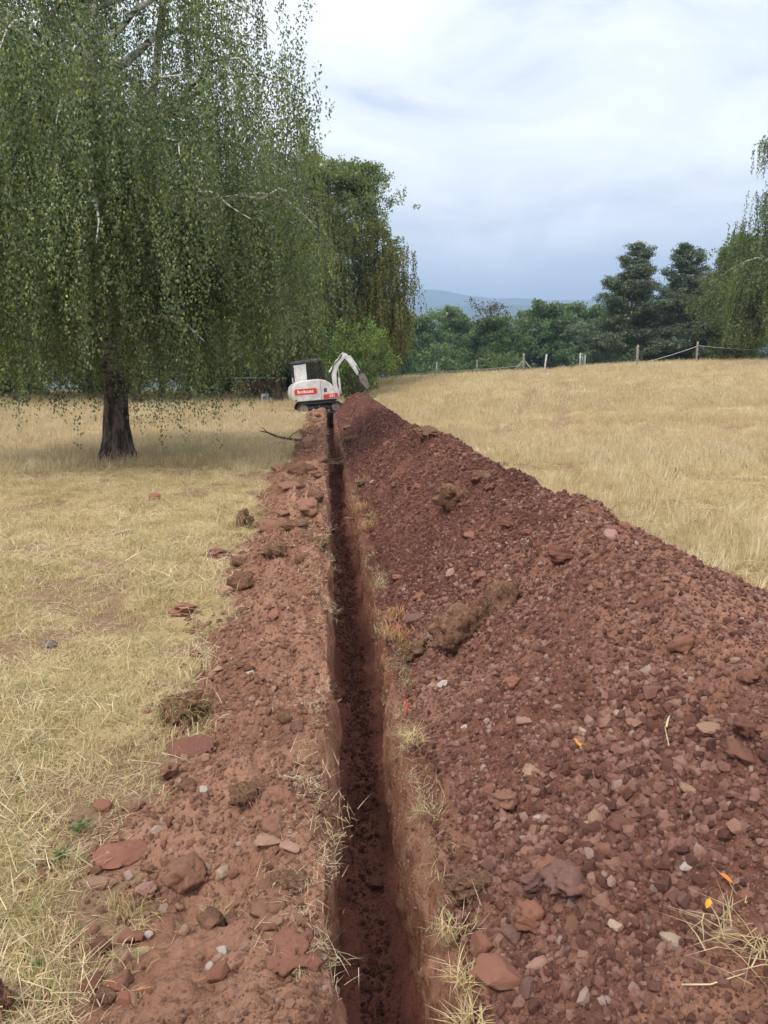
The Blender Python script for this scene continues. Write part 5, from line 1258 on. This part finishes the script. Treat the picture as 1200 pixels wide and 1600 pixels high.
sod(-0.45, 6.2, 0.34, 0.28, 0.17, 'grassy sod lying mid bank before the turf slab', 415, 0.6, 160, 0.6, 0.22, glen=0.10, col=(0.38, 0.30, 0.14))
sod(-0.27, 2.36, 0.15, 0.12, 0.10, 'small rooty sod on the near left bank', 416, 0.3, 220, 0.7, 0.30, glen=0.05, col=ROOT)
sod(-0.86, 1.70, 0.13, 0.13, 0.16, 'dark brown sod at the left edge of the view', 417, 0.0, 120, 0.6, 0.30, glen=0.06, col=ROOT)
sod(-1.22, 19.7, 0.62, 0.40, 0.22, 'dark sod lying under the dead branch', 418, 0.2, 60, 0.6, 0.25, mat='st_dark', glen=0.12, col=ROOT)
sod(-0.13, 1.95, 0.14, 0.13, 0.09, 'fibrous sod hanging at the near left trench edge', 419, 0.4, 320, 0.75, 0.22, glen=0.05, col=ROOT)
sod(-0.10, 1.58, 0.15, 0.13, 0.08, 'reddish flat clod with roots at the bottom edge of the left bank', 420, 0.2, 200, 0.75, 0.22, mat='st_red', glen=0.035, col=ROOT)
sod(-0.40, 10.2, 0.42, 0.34, 0.20, 'brown turf lump across the far left bank', 421, 0.1, 140, 0.6, 0.25, glen=0.13, col=DRY)
sod(-0.30, 17.0, 0.50, 0.40, 0.24, 'far turf lump on the left bank before the dead branch', 422, 0.4, 90, 0.6, 0.25, glen=0.16, col=ROOT)
for k, (x, y, w) in enumerate([(-0.55, 23.5, 0.6), (-0.25, 27.0, 0.55), (0.62, 19.0, 0.45), (0.70, 24.5, 0.55), (0.55, 11.5, 0.34), (0.52, 8.7, 0.26)]):
    sod(x, y, w, w * 0.8, w * 0.45, ['ragged sod on the left bank beyond the dead branch', 'last sod on the left bank before the excavator', 'sod on the right lip where the roots cross the trench', 'far sod on the right trench lip', 'grassy sod on the right lip, mid distance', 'small paint-flecked sod on the right lip'][k], 430 + k, 0.3 * k, 110, 0.6, 0.25, glen=0.16, col=DRY)
# ------------------------------------------------------------------ loose gravel (past counting)
crumbs = {k: proto_collection('crumb_' + k, [rock_mesh('crumb', 900 + 20 * j + q, 1, M[m], 8, 0.08) for q in range(9)]) for j, (k, m) in enumerate((('dry', 'crumb'), ('damp', 'crumb_damp'), ('brown', 'crumb_brown'), ('floor', 'crumb_floor')))}
rg = np.random.default_rng(77)
def crumb_field(name, n, x0, x1, y0, y1, s0, smax, top, coll, seed, power=0.55, thin=0.0, patch=1.2, sel=None):
    rng = np.random.default_rng(seed)
    y = y0 * (y1 / y0) ** rng.random(n); x = rng.uniform(0, 1, n) * (x1 - x0) + x0
    keep = fbm(x * patch + 3, y * patch, seed=seed, octaves=3) + 0.9 * rng.random(n) > thin
    if sel is not None: keep &= sel(x, y, rng)
    x, y = x[keep], y[keep]; n = len(x)
    w = np.minimum(s0 * (np.maximum(y, 1.5) / 2) ** 0.75 * rng.random(n) ** -power, smax * (np.maximum(y, 1.5) / 2) ** 0.35)
    scl = w[:, None] * rng.uniform(0.65, 1.1, (n, 3))
    z = top(x, y) + w * 0.12
    return scatter(name, np.stack([x, y, z], 1), rng.random((n, 3)) * 6.28, scl, coll, 9, seed)
def on_heap(x, y, rng): return ((heap(x, y) > 0.02) | (rng.random(len(x)) < np.where(x < 1.5, 0.35, 0.06))) & ((x < 1.9) | (rng.random(len(x)) < 0.45))
crumb_field('heap_gravel', 150000, 0.34, 2.9, 1.15, 7.5, 0.0048, 0.030, surface, crumbs['dry'], 1, 0.50, -0.7, 1.3, lambda x, y, r: on_heap(x, y, r) & (r.random(len(x)) > sstep(3.4, 6.5, y)))
crumb_field('damp_heap_gravel', 112000, 0.44, 2.95, 3.2, 37, 0.0052, 0.026, surface, crumbs['damp'], 2, 0.45, -0.3, 0.9, lambda x, y, r: on_heap(x, y, r) & (r.random(len(x)) < sstep(3.2, 6.0, y)))
crumb_field('coarse_heap_gravel', 2800, 0.36, 1.25, 1.3, 2.7, 0.022, 0.050, surface, crumbs['dry'], 3, 0.35, 0.35, 2.0, on_heap)
crumb_field('bank_gravel', 46000, -0.95, -0.01, 1.15, 30, 0.0046, 0.024, surface, crumbs['brown'], 4, 0.48, -0.15, 1.8, lambda x, y, r: bank(x, y) > 0.0)
crumb_field('coarse_bank_gravel', 1300, -0.75, -0.02, 1.3, 5.0, 0.016, 0.036, surface, crumbs['brown'], 15, 0.35, 0.55, 2.6, lambda x, y, r: bank(x, y) > 0.0)
crumb_field('bank_foot_gravel', 2200, -0.98, -0.5, 1.2, 8, 0.010, 0.045, surface, crumbs['brown'], 5, 0.5, 0.75, 2.5)
crumb_field('trench_floor_gravel', 14000, 0.04, 0.32, 1.4, 36, 0.0065, 0.028, trench_floor_z, crumbs['floor'], 6, 0.45, -0.3, 2.2)

# stones and crumbs caught in the cut sides
rng = np.random.default_rng(91); n = 3600
y = 1.4 * (16 / 1.4) ** rng.random(n); side = rng.random(n) < 0.7; v_ = rng.random(n) ** 1.2
iy = np.clip(np.searchsorted(ys, y), 0, nr - 1); iv = np.clip((v_ * 45).astype(int), 1, 44)
pl_, pr_ = vl.reshape(nr, 46, 3), vr.reshape(nr, 46, 3)
pts = np.where(side[:, None], pr_[iy, iv], pl_[iy, iv])
w = np.minimum(0.0055 * (y / 2) ** 0.7 * rng.random(n) ** -0.45, 0.03)
scatter('trench_side_gravel', pts, rng.random((n, 3)) * 6.28, w[:, None] * rng.uniform(0.6, 1.1, (n, 3)), crumbs['brown'], 9, 92)

# ------------------------------------------------------------------ grass (past counting)
short = proto_collection('short_tuft', [tuft_mesh('short', 600 + k, 34, 0.035, 0.035, 0.065, 0.0021, M['lawn'], (0.7, 1.2), 0.12) for k in range(4)] + [tuft_mesh('short', 610 + k, 26, 0.03, 0.05, 0.05, 0.0020, M['lawn'], (0.75, 1.2), 0.18) for k in range(3)])
mats_ = proto_collection('matted_tuft', [tuft_mesh('matted', 620 + k, 30, 0.06, 0.016, 0.11, 0.0023, M['straw'], (0.75, 1.15)) for k in range(5)])
tall = proto_collection('tall_tuft', [tuft_mesh('tall', 630 + k, 36, 0.06, 0.24, 0.10, 0.0042, M['straw'], (0.8, 1.15)) for k in range(6)])
far_ = proto_collection('far_tuft', [tuft_mesh('far', 640 + k, 42, 0.22, 0.26, 0.10, 0.010, M['straw'], (0.72, 1.12)) for k in range(6)])
def grass(name, n, x0, x1, y0, y1, coll, count, seed, s0, s1, mask=None, logy=True, flat=0.25):
    rng = np.random.default_rng(seed)
    y = y0 * (y1 / y0) ** rng.random(n) if logy else rng.uniform(y0, y1, n)
    x = rng.uniform(0, 1, n) * (x1 - x0) + x0
    free = (bank(x, y) < 0.0) | (x > 0.0) | (x < -1.4); free &= ~((x > -0.3) & (x < 0.62) & (y < 36.4)); free &= (heap(x, y) < -0.01) | (x < 0) | (x > 3.4)
    free &= (x < 0.66 * y + 1.6) & (x > -0.52 * y - 1.4)
    for sx, sy, sw, *_ in STONES:
        if sx < -0.5 and sw > 0.03: free &= (x - sx) ** 2 + (y - sy + sw * 0.3) ** 2 > (sw * 0.75) ** 2
    bare = rng.random(n) > 0.88 * bareness(x, y)
    bare &= ~((np.abs(x + 0.1) < 1.9) & (y > 34.4) & (y < 38.6))
    free &= bare
    if mask is not None: free &= mask(x, y, rng)
    x, y = x[free], y[free]; n = len(x)
    s_ = rng.uniform(s0, s1, n); hgt = s_ * rng.uniform(0.7, 1.25, n)
    rot = np.stack([rng.normal(size=n) * flat, rng.normal(size=n) * flat, rng.random(n) * 6.28], 1)
    return scatter(name, np.stack([x, y, ground(x, y)], 1), rot, np.stack([s_, s_, hgt], 1), coll, count, seed)
def tallpatch(x, y, r): return (fbm(x * 0.28 + 5, y * 0.28, seed=15, octaves=3) + 0.35 * r.normal(size=len(x)) > 0.05) & (r.random(len(x)) < np.where(x < 0, sstep(6.0, 13.0, y), 0.15 + 0.85 * sstep(4, 9, y)))
track_free = None
grass('short_grass', 26000, -7, -0.55, 0.8, 7, short, 7, 1, 0.8, 1.5, None, True)
grass('matted_straw', 19000, -7, -0.55, 0.8, 8, mats_, 5, 2, 0.7, 1.4)
grass('middle_grass', 20000, -11, 11, 5.5, 16, short, 7, 3, 1.3, 2.4)
grass('middle_straw', 22000, -12, 13, 5.5, 18, mats_, 5, 4, 1.1, 2.2)
grass('tall_dry_grass', 15000, -16, 16, 5.0, 26, tall, 6, 5, 0.65, 1.35, tallpatch)
grass('field_straw', 22000, -22, 26, 14, 34, far_, 6, 6, 0.45, 0.85, track_free)
grass('far_dry_grass', 34000, -34, 46, 28, 60, far_, 6, 7, 0.6, 1.15, track_free)
# grass along the lips of the trench
rng = np.random.default_rng(8); n = 130
y = 1.4 * (34 / 1.4) ** rng.random(n); k = fbm(y * 1.3, 0.0, seed=19, octaves=2) + 0.5 * rng.random(n) > 0.15; y = y[k]; n = len(y)
x = trench_right(y) + rng.uniform(-0.015, 0.09, n)
s_ = rng.uniform(0.6, 1.2, n) * (0.75 + 0.035 * y)
scatter('lip_grass', np.stack([x, y, surface(x + 0.02, y)], 1), np.stack([rng.normal(size=n) * 0.3, rng.normal(size=n) * 0.3 - 0.5, rng.random(n) * 6.28], 1), np.stack([s_, s_, s_], 1), [tuft_mesh('lip', 660 + k, 30, 0.03, 0.045, 0.075, 0.0022, M['straw'], (0.6, 1.05), 0.12) for k in range(5)], 5, 9)
n = 260; y = 1.5 * (34 / 1.5) ** rng.random(n); x = trench_left(y) - rng.uniform(-0.01, 0.14, n); s_ = rng.uniform(0.4, 0.9, n) * (0.7 + 0.035 * y)
scatter('bank_root_fibre', np.stack([x, y, surface(x - 0.01, y)], 1), np.stack([rng.normal(size=n) * 0.4, rng.normal(size=n) * 0.4 + 0.3, rng.random(n) * 6.28], 1), np.stack([s_, s_, s_ * 0.8], 1), mats_, 5, 10)

# ------------------------------------------------------------------ small single things
def tuft(x, y, label, seed, n, rad, h, lean, width, col, paint=None, name='grass_tuft', cat='grass tuft', dz=0.0):
    rng = np.random.default_rng(seed); z = float(surface(x, y)) + dz
    root = np.stack([rng.normal(size=n) * rad, rng.normal(size=n) * rad, np.full(n, -0.005)], 1)
    v, f = blade_arrays(rng, root, h * rng.uniform(0.4, 1.15, n), lean * rng.uniform(0.2, 1.3, n), width)
    c = np.array(col) * rng.uniform(0.6, 1.25, (n, 1))
    if paint is not None:
        pk = rng.random(n) < paint; c[pk] = np.array((0.60, 0.20, 0.12)) * rng.uniform(0.75, 1.2, (pk.sum(), 1))
    o = obj(name, np_mesh(name, v, f, M['blade'], False, np.repeat(c, 5, 0)), None, (x, y, z)); return tag(o, label, cat)
PAINT = [(0.44, 4.95, 'dry grass tuft sprayed orange-red, upper one by the double clod', 0.8), (0.39, 4.60, 'grass tuft sprayed orange-red hanging at the trench lip', 0.75), (0.47, 4.45, 'small paint-flecked tuft between lip and purple-grey stone', 0.55), (0.45, 8.3, 'orange-red painted tuft on the right lip, further off', 0.7), (0.42, 9.6, 'faint orange-red painted tuft on the lip beyond', 0.6), (-0.42, 7.35, 'paint-flecked tuft on the turf slab of the left bank', 0.5)]
for k, (x, y, lab, pt) in enumerate(PAINT): tuft(x, y, lab, 700 + k, 90, 0.035 + 0.002 * y, 0.07 + 0.003 * y, 0.07 + 0.002 * y, 0.004 + 0.0004 * y, (0.46, 0.37, 0.18), pt * 0.6)
tuft(0.36, 3.10, 'pale straw tuft drooping over the right trench lip', 710, 60, 0.022, 0.05, 0.10, 0.0035, (0.64, 0.50, 0.28))
tuft(0.33, 1.72, 'spiky straw tuft at the lip beside the largest orange-red stone', 711, 70, 0.02, 0.05, 0.085, 0.003, (0.64, 0.50, 0.28))
tuft(0.325, 1.90, 'dry tuft on the lip below the rooty sod', 712, 60, 0.018, 0.045, 0.06, 0.003, (0.60, 0.46, 0.25))
tuft(0.33, 1.58, 'straw tuft at the bottom edge of the right lip', 713, 70, 0.02, 0.05, 0.08, 0.003, (0.64, 0.50, 0.28))
tuft(0.90, 1.37, 'long straw tuft at the lower right edge of the heap', 714, 120, 0.05, 0.04, 0.13, 0.003, (0.58, 0.45, 0.25))
tuft(-0.33, 1.98, 'greenish tuft between stones on the left bank', 715, 60, 0.03, 0.035, 0.05, 0.0028, (0.42, 0.38, 0.16))
tuft(-0.50, 1.70, 'pale tuft low on the left bank by the dark angular stone', 716, 70, 0.03, 0.04, 0.06, 0.0028, (0.58, 0.45, 0.25))
tuft(-0.62, 2.05, 'dry tuft beside the flat tan slab', 717, 60, 0.03, 0.06, 0.06, 0.0028, (0.46, 0.37, 0.18))
def broadleaf_plant(x, y, label, seed, s_=1.0):
    rng = np.random.default_rng(seed); n = 26; az = rng.random(n) * 6.28; r_ = rng.uniform(0.005, 0.04, n) * s_
    C = np.stack([np.cos(az) * r_, np.sin(az) * r_, rng.uniform(0.008, 0.035, n) * s_], 1); D = np.stack([np.cos(az), np.sin(az), rng.uniform(0, 0.5, n)], 1)
    o = obj('small_plant', leaf_mesh('small_plant', C, D, 0.026 * s_, 0.012 * s_, tints(n, rng, [(0.16, 0.23, 0.09), (0.20, 0.26, 0.12)]), M['leaf'], rng), None, (x, y, float(ground(x, y)) + 0.01)); return tag(o, label, 'plant')
broadleaf_plant(-0.88, 2.30, 'small bright green weed in the grass near the flat tan slab', 721)
broadleaf_plant(-0.87, 2.46, 'grey-green weed just behind the bright green one', 722, 1.1)
broadleaf_plant(-0.80, 1.86, 'tiny green weed near the dark sod at the left edge', 723, 0.6)
broadleaf_plant(2.45, 4.6, 'green weed in the grass right of the heap', 724, 1.6)
def fallen_leaf(x, y, label, seed, s_, col, rz):
    m = mat_plain('fallen_leaf_' + str(seed), col, tuple(min(1, c * 1.3) for c in col), 60, 0.7)
    pr = [(0, -0.5), (0.22, -0.28), (0.30, 0.0), (0.20, 0.30), (0, 0.55), (-0.20, 0.30), (-0.30, 0.0), (-0.22, -0.28)]
    v = [(0, 0, 0.0)] + [(a, b, 0.10 * abs(a) * 3 + 0.06 * b) for a, b in pr]; v2 = [(a, b, c - 0.02) for a, b, c in v]
    f = [(0, 1 + k, 1 + (k + 1) % 8) for k in range(8)] + [(9, 10 + (k + 1) % 8, 10 + k) for k in range(8)] + [(1 + k, 10 + k, 10 + (k + 1) % 8, 1 + (k + 1) % 8) for k in range(8)]
    o = obj('fallen_leaf', np_mesh('fallen_leaf', v + v2, f, m, False), None, (x, y, float(surface(x, y)) + 0.018), (0.5, 0.1, rz), (s_, s_, s_)); return tag(o, label, 'leaf')
fallen_leaf(0.874, 2.45, 'yellow-orange fallen leaf below the round cream stone', 1, 0.040, (0.55, 0.26, 0.035), 0.6)
fallen_leaf(0.865, 1.50, 'yellow fallen leaf, left of the two near the lower right', 2, 0.030, (0.60, 0.30, 0.03), -0.4)
fallen_leaf(0.92, 1.53, 'orange fallen leaf, right of the two near the lower right', 3, 0.038, (0.55, 0.20, 0.04), 1.1)
M['twig'] = mat_plain('dead_wood', (0.05, 0.035, 0.026), (0.12, 0.085, 0.06), 20, 0.9, 0, 0.004, 40)
M['pale_twig'] = mat_plain('pale_straw', (0.55, 0.44, 0.25), (0.68, 0.57, 0.36), 30, 0.8)
M['red_stalk'] = mat_plain('reddish_stalk', (0.36, 0.15, 0.07), (0.48, 0.22, 0.11), 30, 0.8)
M['red_tape'] = mat_plain('red_tape', (0.50, 0.02, 0.025), (0.60, 0.035, 0.035), 20, 0.6)
def twig(pts, r0, r1, name, label, mat, cat, lift=0.006, sides=6):
    P_ = [(x, y, float(surface(x, y)) + lift + dz) for x, y, dz in pts]; b = MB(); b.tube(P_, list(np.linspace(r0, r1, len(P_))), sides); return tag(b.build(name, mat, None, True), label, cat)
twig([(-0.54, 1.735, 0.004), (-0.46, 1.70, 0.010), (-0.38, 1.655, 0.012), (-0.30, 1.61, 0.006)], 0.0028, 0.0016, 'dry_stalk', 'long thin reddish stalk lying across the near left bank', M['red_stalk'], 'stalk')
twig([(0.74, 1.36, 0.01), (0.79, 1.335, 0.016), (0.86, 1.33, 0.012)], 0.0022, 0.0012, 'straw_stem', 'pale straw stem lying at the bottom right of the heap', M['pale_twig'], 'straw')
twig([(1.105, 2.27, 0.01), (1.13, 2.31, 0.02), (1.16, 2.36, 0.018)], 0.004, 0.002, 'straw_stem', 'short pale forked straw on the bare heap patch', M['pale_twig'], 'straw')
twig([(1.085, 2.20, 0.01), (1.10, 2.27, 0.014)], 0.002, 0.001, 'straw_stem', 'thin straw just below the pale forked one', M['pale_twig'], 'straw')
twig([(-0.10, 2.42, 0.01), (-0.16, 2.39, 0.014)], 0.002, 0.0012, 'straw_stem', 'short straw near the trench edge on the left bank', M['pale_twig'], 'straw')
twig([(0.355, 3.35, 0.01), (0.37, 3.42, 0.022), (0.362, 3.52, 0.014)], 0.004, 0.004, 'red_tape', 'scrap of red plastic tape on the right lip of the trench', M['red_tape'], 'tape')
db = empty('dead_branch', (-1.15, 20.3, gz(-1.15, 20.3)), 0, 'dark dead branch lying on the grass beside the left bank', 'branch')
b = MB(); b.tube([(-0.62, 0.4, 0.34), (-0.40, 0.3, 0.30), (-0.12, 0.12, 0.20), (0.15, 0.0, 0.16), (0.50, -0.25, 0.14)], [0.012, 0.022, 0.03, 0.035, 0.03], 7); b.build('limb', M['twig'], db, True)
for a in ([(-0.40, 0.3, 0.30), (-0.52, 0.25, 0.42), (-0.60, 0.2, 0.45)], [(0.15, 0.0, 0.16), (0.30, 0.1, 0.30), (0.42, 0.1, 0.34)]):
    b = MB(); b.tube(a, [0.014, 0.010, 0.005], 6); b.build('side_twig', M['twig'], db, True)
M['root'] = mat_plain('pale_root', (0.22, 0.14, 0.09), (0.36, 0.25, 0.17), 20, 0.9)
for k, (y, lab) in enumerate([(16.4, 'nearest pale root strung across the trench'), (17.1, 'second pale root crossing the trench'), (18.0, 'third root crossing the trench, further off'), (9.9, 'single root stub sticking out of the right trench side')]):
    z = float(ground(0.2, y)) - 0.10 - 0.03 * k
    pts = [(-0.02, y, z), (0.10, y + 0.04, z - 0.04), (0.24, y - 0.03, z - 0.03), (0.40, y + 0.02, z + 0.03)] if k < 3 else [(0.40, y, z - 0.02), (0.30, y - 0.05, z + 0.01), (0.22, y - 0.12, z + 0.04)]
    b = MB(); b.tube(pts, 0.014 if k < 3 else 0.011, 6); tag(b.build('root', M['root'], None, True), lab, 'root')
# dung and dark patches on the field
for k, (x, y, w, lab) in enumerate([(4.45, 9.6, 0.30, 'dark dried dung patch on the grass right of the heap, farthest'), (3.95, 7.9, 0.24, 'dark dung patch right of the heap, nearest'), (4.7, 8.3, 0.26, 'dark dung patch at the right edge of the grass'), (-3.2, 6.4, 0.20, 'dark dung lump in the grass at far left'), (-2.2, 8.2, 0.20, 'small dark dung lump in the left grass, mid distance'), (3.3, 14.0, 0.22, 'small dark clod on the field beyond the heap crest'), (6.2, 13.0, 0.34, 'dark turf clump on the right field')]):
    o = obj('dung_patch', clod_mesh('dung_patch', 800 + k, 3, M['st_black'], 0.4, 2.2), None, (x, y, gz(x, y) + 0.01), (0, 0, k), (w * 1.6, w * 1.2, 0.07)); tag(o, lab, 'dung')

# ------------------------------------------------------------------ haze over the valley
m = bpy.data.materials.new('haze'); m.use_nodes = True; nt = m.node_tree; nt.nodes.clear()
out = nt.nodes.new('ShaderNodeOutputMaterial'); pv = nt.nodes.new('ShaderNodeVolumePrincipled'); nt.links.new(pv.outputs[0], out.inputs['Volume'])
pv.inputs['Color'].default_value = (0.50, 0.70, 1.0, 1); pv.inputs['Density'].default_value = 0.00042; pv.inputs['Anisotropy'].default_value = 0.0
hz = MB().box((-5600, -900, -130), (5600, 5900, 470)).build('haze', m); tag(hz, kind='stuff')
